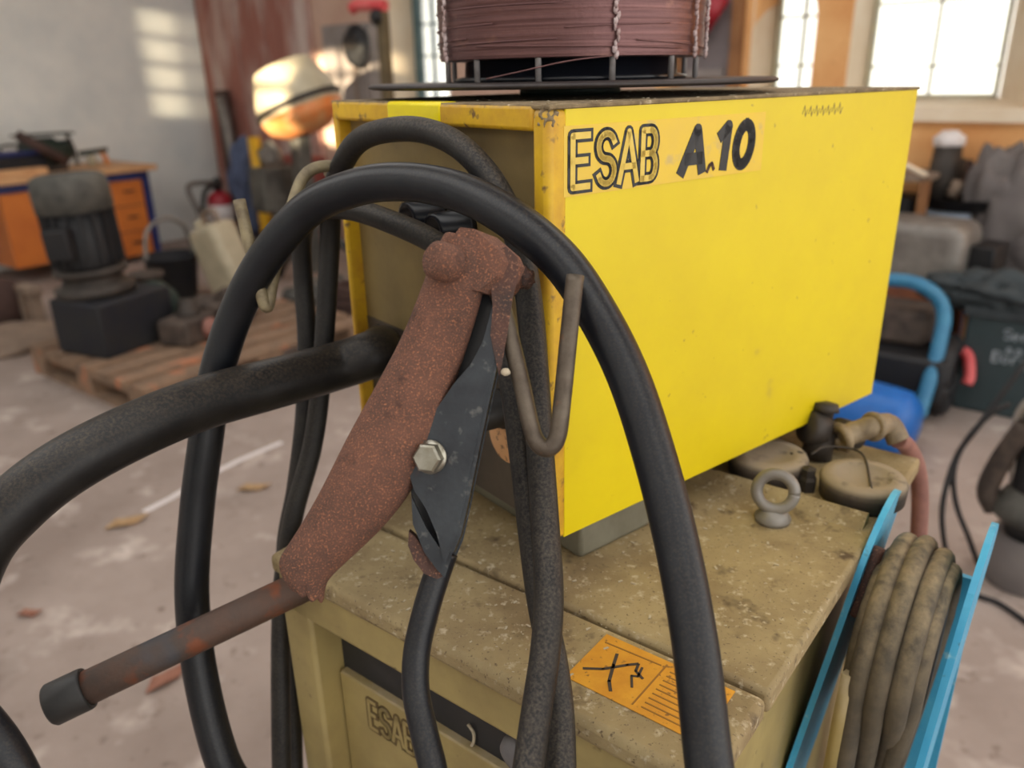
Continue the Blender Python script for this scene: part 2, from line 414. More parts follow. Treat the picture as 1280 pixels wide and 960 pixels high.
# plank door in the corner, grey door between the windows
mb = MB()
n = 8; d0, d1 = 5.42, 6.93
for k in range(n):
    a = d0 + (d1 - d0) * k / n; mb.box(ROOM, U1 - .05 - .006 * (k % 2), U1 - .002, a + .004, a + (d1 - d0) / n - .004, .02, 2.6, .006, 1)
struct(mb.obj('door_1', 'red_boards'))
mb = MB().box(ROOM, U1 - .02, U1 - .002, 1.93, 2.22, .02, 2.2)
dr = struct(mb.obj('door_2', 'grey_door'))
mb = MB().box(ROOM, U1 - .05, U1 - .002, 1.87, 1.93, 0, 2.25).box(ROOM, U1 - .05, U1 - .002, 2.22, 2.28, 0, 2.25).box(ROOM, U1 - .05, U1 - .002, 1.93, 2.22, 2.2, 2.25)
mb.obj('door_frame', 'brown_wood', dr)
MB().box(ROOM, U1 - .04, U1 - .018, 1.96, 2.19, 1.32, 1.36).obj('door_rail', 'cab_grey', dr)
# wall behind the camera with the small windows the low sun comes through
mb = MB(); holes = [(2.15, 3.05, 1.8, 2.5), (4.55, 4.70, 1.98, 2.85)]; vs = V0 - 4
for (a, b, z0, z1) in holes:
    mb.box(ROOM, U0 - .25, U0, vs, a, 0, HC); mb.box(ROOM, U0 - .25, U0, a, b, 0, z0); mb.box(ROOM, U0 - .25, U0, a, b, z1, HC)
    for k in (1,): v = a + (b - a) * k / 2; mb.box(ROOM, U0 - .1, U0 - .05, v - .015, v + .015, z0, z1)
    for k in (1, 2, 3): z = z0 + (z1 - z0) * k / 4; mb.box(ROOM, U0 - .1, U0 - .05, a, b, z - .02, z + .02)
    vs = b
mb.box(ROOM, U0 - .25, U0, vs, V1 + .3, 0, HC)
struct(mb.obj('wall_near', 'white_wall'))
struct(MB().box(ROOM, U1 + .5, U1 + 40, -30, 30, -.25, -.05).obj('trim_2', 'ground'))
# pale scratch line on the floor
pts = [gz(x, y, 0) for (x, y) in ((352, 553), (300, 575), (250, 600), (215, 622), (180, 640))]
mb = MB()
for a, b in zip(pts, pts[1:]):
    nrm = (b - a).cross(Z).normalized() * .012
    mb.prism([a - nrm, b - nrm, b + nrm, a + nrm], Z * .0015)
struct(mb.obj('trim_3', 'white_label'))

# ================================================================ POWER SOURCE
MU0, MU1, MV0, MV1, MZ = .358, .89, .135, .556, .95
ps = thing('power_source', W((MU0 + MU1) / 2, (MV0 + MV1) / 2, 0),
           'dusty beige welding power source with black band, standing under the yellow box', 'welding machine')
mb = MB()
mb.box(ROOM, MU0 + .035, MU1, MV0 + .018, MV1 - .004, .06, MZ - .018)                 # body behind the front frame
mb.box(ROOM, MU0 - .002, MU0 + .036, MV1 - .04, MV1, .06, MZ - .02, .004)        # left post
mb.box(ROOM, MU0 - .002, MU0 + .036, MV0, MV0 + .04, .06, MZ - .02, .004)
mb.box(ROOM, MU0 - .002, MU0 + .036, MV0, MV1, MZ - .058, MZ - .012, .004)        # top lip
mb.box(ROOM, MU0 - .002, MU0 + .036, MV0, MV1, .06, .12, .004)
mb.obj('housing', 'beige', ps)
mb = MB().box(ROOM, MU0 - .006, .445, MV0 - .004, MV1 + .004, MZ - .02, MZ, .006, 3)
mb.obj('front_lid', 'beige_top', ps)
mb = MB().box(ROOM, .449, MU1 + .004, MV0 - .004, MV1 + .004, MZ - .02, MZ, .004, 2)
mb.obj('top_cover', 'beige_top', ps)
MB().box(ROOM, MU0 + .03, MU0 + .036, MV0 + .04, MV1 - .04, .82, MZ - .058).obj('black_band', 'band', ps, 'black band under the lip')
mb = MB().box(ROOM, MU0 + .022, MU0 + .036, MV0 + .042, MV1 - .042, .12, .822, .002)
fp = mb.obj('front_plate', 'beige', ps)

# stroke letters
def arc(cx, cy, rx, ry, a0, a1, n=10):
    return [(cx + rx * math.cos(math.radians(a0 + (a1 - a0) * k / n)), cy + ry * math.sin(math.radians(a0 + (a1 - a0) * k / n))) for k in range(n + 1)]
GL = {
    'E': [[(1, 1), (0, 1), (0, 0), (1, 0)], [(0, .52), (.85, .52)]],
    'S': [arc(.5, .75, .5, .25, 20, 180, 8) + arc(.5, .75, .5, .25, 180, 270, 5)[1:] + arc(.5, .25, .5, .25, 90, 0, 5) + arc(.5, .25, .5, .25, 0, -160, 8)[1:]],
    'A': [[(0, 0), (.5, 1), (1, 0)], [(.18, .3), (.82, .3)]],
    'B': [[(0, 0), (0, 1), (.6, 1)] + arc(.6, .76, .36, .24, 90, -90, 8) + [(0, .52)], [(.6, .52)] + arc(.62, .26, .38, .26, 90, -90, 8) + [(0, 0)]],
    '1': [[(.1, .78), (.75, 1), (.75, 0)]],
    '0': [arc(.5, .5, .5, .5, 90, 450, 20)],
}
def letters(F, spec, w, h, slant=0, ext=0):
    mb = MB()
    for (ch, x0, x1, y0, y1) in spec:
        for st in GL[ch]:
            pp = [Vc((x0 + (x1 - x0) * px + slant * (py - .5) * (y1 - y0), y0 + (y1 - y0) * py)) for (px, py) in st]
            pp[0] += (pp[0] - pp[1]).normalized() * ext; pp[-1] += (pp[-1] - pp[-2]).normalized() * ext
            mb.stroke(F, pp, w, h)
    return mb
# front plate badge: x runs along -V, y up, z out of the face
FPF = frame(W(MU0 + .022, .478, .772), -V, Z, -U)
esab2 = [('E', .003, .013, .004, .036), ('S', .018, .030, .004, .036), ('A', .033, .047, .004, .036), ('B', .050, .062, .004, .036)]
letters(FPF, esab2, .0078, .0008, 0, .003).obj('lettering', 'embossed', fp, 'brown outlined ESAB lettering')
letters(FPF, esab2, .0035, .0012).obj('lettering_fill', 'beige', fp)
# knob and plate bits
F = basis(W(MU0 + .03, .292, .862), -U)
MB().lathe(F, [(0, 0), (.0165, 0), (.016, .016), (.0145, .021), (.010, .024), (0, .025)], 32).obj('selector_knob', 'knob_grey', ps, 'grey round knob')
MB().tube([gu(585, 905, MU0 + .028), gu(592, 917, MU0 + .027), gu(591, 930, MU0 + .027), gu(583, 936, MU0 + .028)], .0014, 8).obj('curled_scrap', 'chips', ps, 'pale curled scrap on the band')
# warning label
LF = frame(W(.379, .254, MZ), -V, U, Z)     # x along the front edge to the right, y to the back
lb = MB().box(LF, 0, .103, 0, .057, .0002, .0008).obj('warning_label', 'label', ps, 'orange warning label')
ink = MB()
for k in range(9):
    ink.stroke(Mx.Translation(Z * .0008) @ LF, [(.058, .006 + k * .0052), (.058 + .04 * (.8 + .2 * random.random()), .006 + k * .0052)], .0011, .0003)
ink.stroke(Mx.Translation(Z * .0008) @ LF, [(.004, .048), (.05, .05)], .0012, .0003).stroke(Mx.Translation(Z * .0008) @ LF, [(.052, .004), (.053, .053)], .0012, .0003)
ink.obj('fine_print', 'label_ink', lb)
ink = MB()
G = Mx.Translation(Z * .0009) @ LF
ink.stroke(G, [(.006, .014), (.018, .022), (.030, .036), (.036, .042)], .0022, .0003).stroke(G, [(.018, .042), (.022, .03), (.028, .014), (.034, .006)], .0024, .0003)
ink.stroke(G, [(.036, .042), (.038, .034), (.046, .030)], .002, .0003).stroke(G, [(.04, .04), (.042, .03), (.038, .028), (.044, .018)], .0018, .0003)
ink.obj('warning_symbol', 'label_ink_dark', lb, 'dark crossed strokes')
# lifting eye
ec = W(.672, .214, MZ)
toc = (CAM - ec); toc.z = 0
F = basis(ec + Z * .031, (toc.normalized() + Z * .25))
mb = MB().torus(F, .0168, .0056, 44, 14)
mb.lathe(Mx.Translation(ec), [(0, 0), (.016, 0), (.017, .004), (.013, .010), (.009, .014), (0, .016)], 28)
mb.obj('lifting_eye', 'grey_metal', ps, 'grey ring eye bolt')
# back half of the lid: ridge, caps and fittings
MB().prism([W(.70, .14, MZ), W(.72, .14, MZ), W(.72, .14, MZ + .010), W(.715, .14, MZ + .012)], V * .30).obj('lid_ridge', 'beige_top', ps)
for i, (px, py) in enumerate(((958, 592), (1076, 622))):
    c = gz(px, py, MZ); F = Mx.Translation(c)
    cap = MB().lathe(F, [(0, -.001), (.036, -.001), (.040, .003), (.041, .020), (.038, .0245), (.026, .026), (.024, .0235), (0, .023)], 40).obj('round_cap', 'puck', ps, 'dusty round black cap')
p = [gz(1010, 600, MZ) + Z * .03, gz(1030, 588, MZ) + Z * .028, gz(1072, 596, MZ) + Z * .0275, gz(1085, 640, MZ) + Z * .025]
MB().tube(p, .0012, 6).obj('thin_wire', 'dark_metal', ps)
c = gz(1022, 570, MZ)
F = basis(c + Z * .032, (at(1075, 560, .9) - at(1010, 545, .88)))
mb = MB().lathe(F, [(0, -.02), (.017, -.02), (.019, -.016), (.019, .0), (.013, .004), (.013, .02), (.018, .021), (.018, .034), (.012, .036), (.012, .05), (0, .05)], 20)
mb.lathe(basis(c + Z * .03, Z + U * .2), [(0, -.03), (.016, -.03), (.016, .0), (.010, .004), (.010, .022), (.015, .024), (.013, .032), (0, .032)], 20)
mb.obj('valve', 'dark_metal', ps, 'dark metal hose valve')
p = [gz(1048, 578, MZ) + Z * .03, gz(1065, 575, MZ) + Z * .034, gz(1085, 575, MZ) + Z * .04, gz(1105, 568, MZ) + Z * .036, gz(1120, 572, MZ) + Z * .02]
mb = MB().tube(p, .012, 14)
mb.torus(basis(p[0], p[1] - p[0]), .012, .005, 20, 8); mb.torus(basis(p[2], p[3] - p[2]), .0125, .004, 20, 8)
mb.obj('hose_fitting', 'brass', ps, 'dusty beige elbow fitting')
mb = MB()
for (px, py, r) in ((995, 592, .011), (1008, 612, .009)):
    F = Mx.Translation(gz(px, py, MZ)); mb.lathe(F, [(0, 0), (r, 0), (r, .012), (r * .8, .016), (r * .8, .024), (0, .026)], 6, False)
mb.obj('nut', 'dark_metal', ps)
# pipe handle with end cap, welded to the front top corner
pa, pb = at(75, 876, .645), W(MU0 - .004, .503, .942)
hd = MB().tube([pa, pa.lerp(pb, .35), pa.lerp(pb, .7), pb], .0142, 24, sm=False).obj('pipe_handle', 'pipe_rust', ps, 'rusty round pipe handle')
F = basis(pa, (pa - pb))
MB().lathe(F, [(.0145, -.022), (.0168, -.022), (.0174, -.020), (.0174, .006), (.0160, .008), (.0135, .008), (.0128, .0065), (0, .0065)], 32).obj('end_cap', 'black_plastic', hd, 'black end cap')
# cable reel on the side
A2 = math.radians(37)
U2 = Vc((math.sin(A2), math.cos(A2), 0)); V2 = Vc((-math.cos(A2), math.sin(A2), 0))
def R2(u, v, z): return U2 * u + V2 * v + Z * z
def g2(x, y, v):
    r = ray(x, y); return CAM + r * (v / r.dot(V2))
RU, RZ, RR = .685, .79, .22
reel = MB().cyl(basis(R2(RU, .050, .855), V2), .066, .0, .06, 40, .02).obj('cable_reel', 'dark_tarp', ps)
def upright(top, foot):
    """flat bar seen nearly edge on: left edge foot-top, rounded tip"""
    e = (top - foot).normalized(); w_ = .11; n_ = e.cross(U).normalized() * .0055
    t0 = top - e * w_ * .5
    pts_ = [foot - e * .25] + [t0 + U * (w_ / 2) - U * (w_ / 2) * math.cos(a) + e * (w_ / 2) * math.sin(a) for a in [PI * k / 16 for k in range(17)]] + [foot - e * .25 + U * w_]
    return MB().prism([p_ - n_ / 2 for p_ in pts_], n_)
for top, foot in ((W(.676, .124, .980), W(.60, .1417, .800)), (W(.676, .042, .973), W(.60, .0484, .796))):
    upright(top, foot).obj('upright', 'blue', reel, 'light blue upright bar with a rounded tip')
MB().box(frame(Vc((0, 0, 0)), U, V, Z), .76, .766, .046, .128, .60, .90).obj('back_plate', 'blue', reel)
ct, cf = W(.676, .124, .980), W(.60, .1417, .800)
MB().tube([cf.lerp(ct, k_) + U * .016 - V * .007 for k_ in (.84, .66, .5)], .0055, 10).obj('clip', 'rust_dark', reel, 'dark rusty clip')
MB().tube([g2(1062, 842, .100), g2(1050, 900, .100), g2(1036, 975, .100)], .007, 4, sm=False).obj('bracket', 'beige', reel, 'beige bracket bar')

# cable wound on the reel (rests on it)
random.seed(21)
mb = MB()
nT = 7
pts = []
for k in range(nT * 40):
    t = k / 40; turn = int(t); a = 2 * PI * (t - turn)
    lay = 1 if turn >= 4 else 0
    vv = (.099, .084, .069, .053, .061, .077, .092)[turn]; vn = (.084, .069, .053, .061, .077, .092, .094)[turn]
    f = a / (2 * PI); v = vv + (vn - vv) * max(0, (f - .55) / .45)
    r = .076 + .0155 * lay + .003 * math.sin(2.1 * t + 1) + (.006 if turn == 5 else 0)
    aa = PI * 1.0 - a            # start at the near side, run over the top
    x, zz = r * math.cos(aa), r * math.sin(aa)
    drop = 0
    if zz < 0: zz *= 3.6; drop = min(1, -zz / .3)
    v = v + (.095 - v) * .55 * drop
    pts.append(R2(RU + x - .012 * drop, v, .855 + zz))
mb.tube(pts, .0088, 12, sm=False)
solo(mb, 'wound_cable', 'coil_cable', 'dusty grey cable wound in many turns between the two light blue upright bars', 'cable')
# faded hose down behind the machine
p = [gz(1118, 570, MZ) + Z * .02, at(1132, 556, .90), at(1145, 580, .92), at(1150, 620, .94), at(1148, 680, .96), at(1146, 760, 1.0), at(1146, 760, 1.0) - Z * .3, at(1146, 760, 1.0) - Z * .6]
solo(MB().tube(p, .0095, 14), 'faded_hose', 'hose_pink', 'faded red hose hanging over the back right corner of the beige machine', 'hose')

# ================================================================ WIRE FEEDER
FL, FW_, FH = .502, .318, .34
wf = thing('wire_feeder', A0 + UF * FL / 2 + VF * FW_ / 2 - Z * (FH + .04), 'yellow box-shaped wire feeder marked A10, on top of the beige machine', 'wire feeder')
t = .0022
mb = MB()
mb.box(FEED, .014, FL, 0, t, -FH, 0, .001, 1)                       # right side sheet
mb.box(FEED, .016, FL, FW_ - t, FW_, -FH, -.002, .0008, 1)          # left side sheet
mb.box(FEED, .016, FL, t, FW_ - t, -FH, -FH + t)                 # bottom
mb.box(FEED, FL - t, FL, t, FW_ - t, -FH, -.002)                  # back
mb.obj('housing', 'yellow', wf)
mb = MB().box(FEED, -.001, FL + .002, -.0012, FW_ + .001, -.0025, .0005, .0008, 1)
mb.obj('top_sheet', 'dust_top', wf, 'dusty brown top sheet')
mb = MB()
mb.box(FEED, -.002, .017, .016, FW_, -.017, .0003, .003, 2)       # top lip of the front
mb.box(FEED, -.002, .017, FW_ - .008, FW_, -FH, -.012, .003, 2)     # left flange
mb.box(FEED, -.002, .018, -.0004, .018, -FH, -.0015, .0055, 3)          # right flange, rounded
mb.obj('front_flange', 'yellow_edge', wf, 'worn yellow flange')
mb = MB().blob(FEED @ Vc((.005, .0075, -.0095)), .0072, .0078, .0095, .55, 3, sub=4)
mb.obj('corner_filler', 'dust_top', wf, 'crumbling grey corner')
mb = MB().box(FEED, -.0028, .017, .128, .212, -.0175, .001, .003, 2)
mb.obj('yellow_tape', 'tape', wf, 'bright yellow tape')
mb = MB().box(FEED, .013, .016, .0165, FW_ - .008, -.214, -.016)
mb.obj('front_panel', 'feed_panel', wf, 'olive beige front panel')
mb = MB().box(FEED, .0125, .016, .0165, FW_ - .008, -FH + .001, -.214)
mb.obj('lower_panel', 'feed_dark', wf, 'dark brown lower panel')
for (a, b) in ((.285, -.222), (.04, -.222), (.285, -.325)):
    F = basis(FEED @ Vc((.0125, a, b)), -UF); MB().cyl(F, .0042, 0, .003, 16).obj('panel_screw', 'dark_metal', wf)
# dial and knob
F = basis(FEED @ Vc((.0125, .072, -.272)), -UF)
MB().cyl(F, .024, 0, .0012, 36).obj('dial_plate', 'dial', wf, 'peach coloured dial plate')
F = basis(FEED @ Vc((.0125, .074, -.246)), -UF)
kb = MB().lathe(F, [(0, .002), (.018, .002), (.017, .006), (.0145, .008), (.0135, .026), (.012, .028), (0, .028)], 28).obj('control_knob', 'black_plastic', wf, 'black control knob')
MB().box(F, -.001, .001, .002, .012, .028, .029).obj('pointer', 'white_label', kb)
# cable sockets in the middle of the panel
for (a, b) in ((.165, -.093), (.125, -.098)):
    F = basis(FEED @ Vc((.013, a, b)), -UF)
    MB().lathe(F, [(0, 0), (.02, 0), (.02, .006), (.015, .008), (.015, .03), (.011, .031), (.010, .02), (0, .02)], 28).obj('socket', 'hub', wf, 'black cable socket')
# swivel base under the box
mb = MB().box(FEED, .045, .165, .012, .29, -FH - .0402, -FH, .004).box(FEED, .165, .30, .06, .26, -FH - .0402, -FH, .004)
mb.obj('swivel_base', 'greygreen', wf, 'grey green swivel base')
# faint handwriting scratches on the right side
mb = MB(); SF = frame(A0 - VF * .0, UF, Z, -VF)
random.seed(3)
for k in range(7):
    x = .297 + k * .0095
    mb.stroke(SF, [(x, -.018), (x + .003, -.010 - random.random() * .003), (x + .005, -.020), (x + .008, -.014)], .0008, .0002)
mb.obj('scribble', 'feed_panel', wf, 'faint grey scribble')
# brand sticker
SF = frame(A0, UF, Z, -VF)
stk = MB().box(SF, .0125, .242, -.0615, -.0135, .0001, .0006).obj('brand_sticker', 'sticker', wf, 'pale yellow sticker')
S2 = Mx.Translation(-VF * .0006) @ SF
esab = [('E', .0205, .0355, -.0555, -.0205), ('S', .0455, .0615, -.0555, -.0205), ('A', .067, .0855, -.0555, -.0205), ('B', .0915, .106, -.0555, -.0205)]
letters(S2, esab, .0092, .0004, 0, .0045).obj('lettering', 'letter_black', stk, 'black outlined ESAB')
letters(S2, esab, .0046, .0007, 0, .002).obj('lettering_fill', 'letter_pale', stk)
for nm, spec, sl_, lab in (('model_letter', ('A', .139, .164, -.0545, -.0235), .16, 'black slanted A'), ('model_digit', ('1', .181, .194, -.0545, -.0225), .12, 'black slanted 1'), ('model_digit', ('0', .2045, .225, -.0545, -.0225), .12, 'black slanted 0')):
    letters(S2, [spec], .0098, .0005, sl_, .003).obj(nm, 'letter_black', stk, lab)
MB().stroke(S2, [(.168, -.0575), (.171, -.052), (.174, -.0505), (.177, -.056)], .0028, .0006).obj('chipped_spot', 'rust_dark', stk, 'small brown chipped spot')
# hangers bent from rod
p = [FEED @ Vc((.014, .055, -.122)), FEED @ Vc((-.05, .06, -.121)), at(600, 342, .525), at(610, 349, .505), at(622, 366, .497), at(634, 405, .494), at(652, 480, .49), at(664, 535, .487), at(673, 555, .485), at(686, 560, .484), at(697, 545, .484), at(703, 500, .484), at(711, 420, .484), at(719, 344, .484)]
MB().tube(p, .0055, 14).obj('hose_hanger', 'steel_rod', wf, 'grey bent rod hanger')
p = [FEED @ Vc((.014, .262, -.062)), FEED @ Vc((-.03, .275, -.062)), at(425, 209, .715), at(398, 209, .70), at(379, 222, .695), at(366, 255, .69), at(350, 310, .685), at(340, 355, .68), at(334, 384, .676), at(326, 366, .672), at(314, 315, .668), at(299, 250, .664)]
MB().tube(p, .0052, 14).obj('hose_hanger', 'rod_cream', wf, 'cream bent rod hanger')

# ================================================================ WIRE SPOOL
SC = FEED @ Vc((.202, .202, 0))
spool = thing('wire_spool', SC + Z * .001, 'large spool of copper-brown welding wire on a dark disc on top of the yellow box', 'wire spool')
F = Mx.Translation(SC)
MB().lathe(F, [(0, .009), (.194, .009), (.198, .0105), (.198, .0125), (.194, .014), (0, .014)], 96).obj('base_disc', 'disc', spool, 'thin dark base disc')
MB().lathe(F, [(0, .0008), (.05, .0008), (.05, .009), (0, .009)], 40).obj('pivot', 'dark_green', spool)
prof = [(.088, .033)]
z = .033
while z < .145:
    prof += [(.1265 + .0006 * math.sin(z * 900) + random.uniform(-.0005, .0005), z), (.128 + random.uniform(-.0006, .0006), z + .0009)]; z += .0018
prof += [(.088, .145), (.088, .033)]
MB().lathe(F, prof, 110).obj('wire_coil', 'wire', spool)
mb = MB()
random.seed(11)
for k in range(26):
    z0 = random.uniform(.036, .14); a0 = random.uniform(0, 6.28); sw = random.uniform(.6, 1.8); dz = random.uniform(-.01, .01)
    if z0 + dz < .034 or z0 + dz > .144: dz = 0
    mb.tube([F @ Vc(((.1288) * math.cos(a0 + sw * i / 20), .1288 * math.sin(a0 + sw * i / 20), z0 + dz * i / 20)) for i in range(21)], .0006, 6, sm=False)
ang = math.atan2((CAM - SC).y, (CAM - SC).x)
mb.tube([F @ Vc((.129 * math.cos(ang + x), .129 * math.sin(ang + x), zz)) for x, zz in ((.35, .034), (0, .030), (-.35, .022), (-.6, .017))], .0007, 6)
mb.obj('loose_wire', 'wire', spool)
MB().lathe(F, [(0, .014), (.112, .014), (.114, .017), (.104, .019), (.103, .032), (.086, .034), (.086, .15), (0, .15)], 60).obj('hub', 'hub', spool, 'black plastic hub')
for k in range(12):
    a = ang + .30 + 2 * PI * k / 12
    c = SC + Vc((math.cos(a), math.sin(a), 0)) * .1215
    MB().tube([c + Z * .014, c + Z * .06], .0027, 10, sm=False).obj('spool_rod', 'spool_rod', spool, 'grey upright rod')
for a in (ang + .30, ang + 1.02, ang + 1.30, ang - 1.05):
    c = SC + Vc((math.cos(a), math.sin(a), 0)) * .1305; tdir = Vc((-math.sin(a), math.cos(a), 0))
    mb = MB()
    for i in range(26):
        z = .034 + i * .0043
        mb.blob(c + Z * z + tdir * random.uniform(-.002, .002), .0021 * random.uniform(.5, 1.2), .0021 * random.uniform(.5, 1.2), .0034, .6, 2, sub=2)
    mb.obj('wire_tie', 'film', spool, 'crumpled clear tie')

# ================================================================ CABLES
# thick torch hose to the left
p = [FEED @ Vc((.0, .262, -.235)), front(470, 441, .03), at(420, 458, .745), at(340, 480, .70), at(250, 505, .66), at(160, 542, .625), at(80, 585, .60), at(20, 632, .585), at(-30, 690, .575), at(-60, 780, .565)]
th = solo(MB().tube(run_on(p, 0, .5), [.0225, .0225, .0228, .0228], 26), 'torch_hose', 'rubber', 'thickest black hose running from the front panel out to the left', 'hose')
# big looped cable
p = [at(310, 1010, .72), at(276, 945, .725), at(250, 840, .73), at(240, 740, .73), at(246, 640, .722), at(256, 560, .712), at(268, 480, .705), at(292, 400, .69), at(330, 325, .665), at(385, 262, .64), at(450, 233, .612), at(515, 228, .585), at(580, 242, .558), at(640, 274, .532), at(700, 325, .515), at(745, 390, .503), at(785, 470, .495), at(818, 570, .485), at(846, 680, .472), at(868, 800, .455), at(882, 920, .44), at(892, 1020, .43)]
solo(MB().tube(run_on(p, .45, .5), [.0152, .0152, .015, .0142, .0134, .0134, .0136], 22, 10), 'welding_cable', 'rubber_clean', 'thick black cable making the biggest loop, in front of the yellow side', 'cable')
# thinner loop resting on the left hanger
p = [at(352, 960, .80), at(352, 760, .80), at(366, 650, .79), at(390, 560, .785), at(401, 480, .78), at(407, 400, .775), at(412, 310, .76), at(415, 250, .735), at(428, 205, .70), at(455, 172, .66), at(510, 161, .62), at(562, 175, .595), at(604, 212, .580), at(634, 262, .574), at(652, 320, .570), at(663, 390, .565), at(670, 480, .556), at(675, 560, .545), at(681, 650, .53), at(686, 740, .51), at(682, 810, .50), at(672, 880, .49), at(662, 950, .478), at(652, 1030, .46)]
solo(MB().tube(run_on(p, .4, .5), .0096, 18, 10), 'welding_cable', 'rubber_dusty', 'dusty cable whose loop arches over the top of the front panel', 'cable')
# second thin loop lower on the panel
p = [at(368, 980, .84), at(364, 800, .84), at(357, 690, .83), at(370, 610, .82), at(381, 520, .81), at(384, 430, .80), at(379, 350, .79), at(378, 292, .765), at(395, 264, .73), at(440, 262, .69), at(495, 280, .655), at(548, 306, .625), at(590, 345, .60), at(618, 400, .585), at(638, 470, .575), at(652, 560, .565), at(664, 660, .55), at(676, 750, .535), at(692, 830, .52), at(700, 900, .51), at(702, 1010, .49)]
solo(MB().tube(run_on(p, .4, .5), .0096, 18, 10), 'welding_cable', 'rubber_dusty', 'dusty cable sagging across the panel behind the rusty clamp', 'cable')
# corner of a further cable, bottom left
p = [at(-40, 880, .5), at(0, 930, .5), at(30, 985, .5), at(50, 1050, .5)]
solo(MB().tube(run_on(p, 0, .4), .012, 16), 'cable_end', 'rubber_clean', 'short piece of black cable crossing the bottom left corner', 'cable')

# ================================================================ EARTH CLAMP
DC = .50
ecl = thing('earth_clamp', at(540, 570, DC), 'rusty earth clamp hanging on the grey rod in front of the yellow box', 'clamp')
rows = [(558, 290, 50, .492), (546, 318, 66, .494), (533, 350, 71, .496), (520, 385, 74, .498), (503, 425, 78, .50), (486, 458, 82, .50), (468, 490, 89, .50), (449, 525, 95, .50),
        (430, 560, 97, .50), (412, 598, 92, .50), (394, 632, 82, .50), (376, 662, 72, .50), (360, 686, 64, .50), (349, 700, 62, .50), (356, 720, 52, .50), (366, 735, 40, .50)]
pd = Vc((.91, .41))
bm = MB(); grid = []
NS = 26
vd = (CAM - at(470, 520, DC)).normalized()
for i, (x, y, w, d) in enumerate(rows):
    a = at(x, y, d); b = at(x + pd.x * w, y + pd.y * w, d)
    c = (a + b) / 2; hx = (b - a) / 2
    ring = []
    for k in range(NS + 1):
        th_ = math.radians(225 - 245 * k / NS)
        jag = 1 + .03 * mnoise.noise(Vc((i * .9, k * .35, 2)))
        px = math.cos(th_) * jag
        if k >= NS - 2: px += .09 * mnoise.noise(Vc((i * 1.7, 5, k * .2)))
        pt = c + hx * px + vd * (hx.length * .85 * math.sin(th_) * jag)
        if i >= len(rows) - 3: pt += (at(400, 735, d) - at(404, 725, d)) * (1.2 * mnoise.noise(Vc((k * .5, 3, 9))))
        ring.append(bm.bm.verts.new(pt))
    grid.append(ring)
for a, b in zip(grid, grid[1:]):
    for k in range(NS):
        f = bm.bm.faces.new((a[k], a[k + 1], b[k + 1], b[k])); f.smooth = True
uj = bm.obj('upper_jaw', 'rust', ecl, 'rusty channel shaped handle', solid=.0028)
sub = uj.modifiers.new('sub', 'SUBSURF'); sub.levels = 1; sub.render_levels = 2
# hinge ears and barrel
ax = (at(652, 352, .53) - at(548, 318, .478)).normalized()
mb = MB()
ear = [(575, 284), (592, 286), (622, 312), (628, 326), (620, 345), (598, 364), (568, 358), (556, 332), (560, 304)]
mb.prism([at(x, y, .482) for x, y in ear], ax * .020)
mb.obj('hinge_ear', 'rust', ecl)
mb = MB().lathe(basis(at(553, 327, .478), ax), [(0, -.009), (.008, -.009), (.0112, -.006), (.0118, 0), (.0112, .008), (.009, .010), (.009, .06), (0, .06)], 26)
mb.obj('hinge_pin', 'rust', ecl, 'rusty round hinge pin')
ear2 = [(622, 318), (634, 312), (646, 324), (648, 344), (640, 366), (630, 400), (618, 400), (616, 360)]
mb = MB().prism([at(x, y, .512) for x, y in ear2], fwd * .006)
mb.blob(at(655, 348, .525), .007, .006, .007, .4, 4)
mb.obj('hinge_ear', 'rust_dark', ecl)
# lower jaw: flat lever plate with folded web and back plate
pl = [(634, 340), (629, 400), (618, 450), (607, 500), (592, 570), (581, 625), (571, 669), (562, 690), (556, 706), (546, 668), (533, 637), (517, 612), (511, 590), (511, 570), (516, 553), (527, 535), (545, 512), (567, 480), (588, 456), (603, 428), (615, 385), (620, 345)]
lj = MB().prism([at(x, y, .487) for x, y in pl], fwd * .0028).obj('lower_jaw', 'steel_dark', ecl, 'flat dark steel lever with a pointed tip')
web = [(634, 340), (629, 400), (618, 450), (607, 500), (592, 570), (581, 625), (571, 669), (562, 690)]
mb = MB()
for (a, b) in zip(web, web[1:]):
    mb.prism([at(*a, .488), at(*b, .488), at(b[0] + 3, b[1], .519), at(a[0] + 3, a[1], .519)], (at(641, 480, .5) - at(636, 480, .5)))
back = [(x + 8, y + 6) for x, y in pl]
mb.prism([at(x, y, .517) for x, y in back], fwd * .0028)
mb.obj('jaw_web', 'steel_dark', lj)
arm = [(616, 318), (632, 308), (647, 322), (648, 346), (641, 372), (635, 412), (628, 452), (624, 470), (617, 440), (613, 418), (616, 385), (613, 350)]
MB().prism([at(x, y, .486) for x, y in arm], fwd * .004).obj('lever_arm', 'rust_dark', lj, 'rusty upper end of the lever')
bk2 = [(511, 585), (516, 640), (530, 690), (552, 712), (568, 668), (560, 620)]
MB().prism([at(x, y, .5135) for x, y in bk2], fwd * .003).obj('jaw_shade', 'hub', lj, 'black sheet for the shade inside the jaw')  # added sheet, its black stands in for shade in the jaw
bk = [(606, 352), (632, 360), (628, 420), (606, 500), (560, 560), (520, 575), (548, 500), (566, 440), (584, 390)]
MB().prism([at(x, y, .521) for x, y in bk], fwd * .003).obj('jaw_shade', 'hub', lj, 'black sheet for the shade inside the lever')  # added behind the gap, deep shade put into its black colour
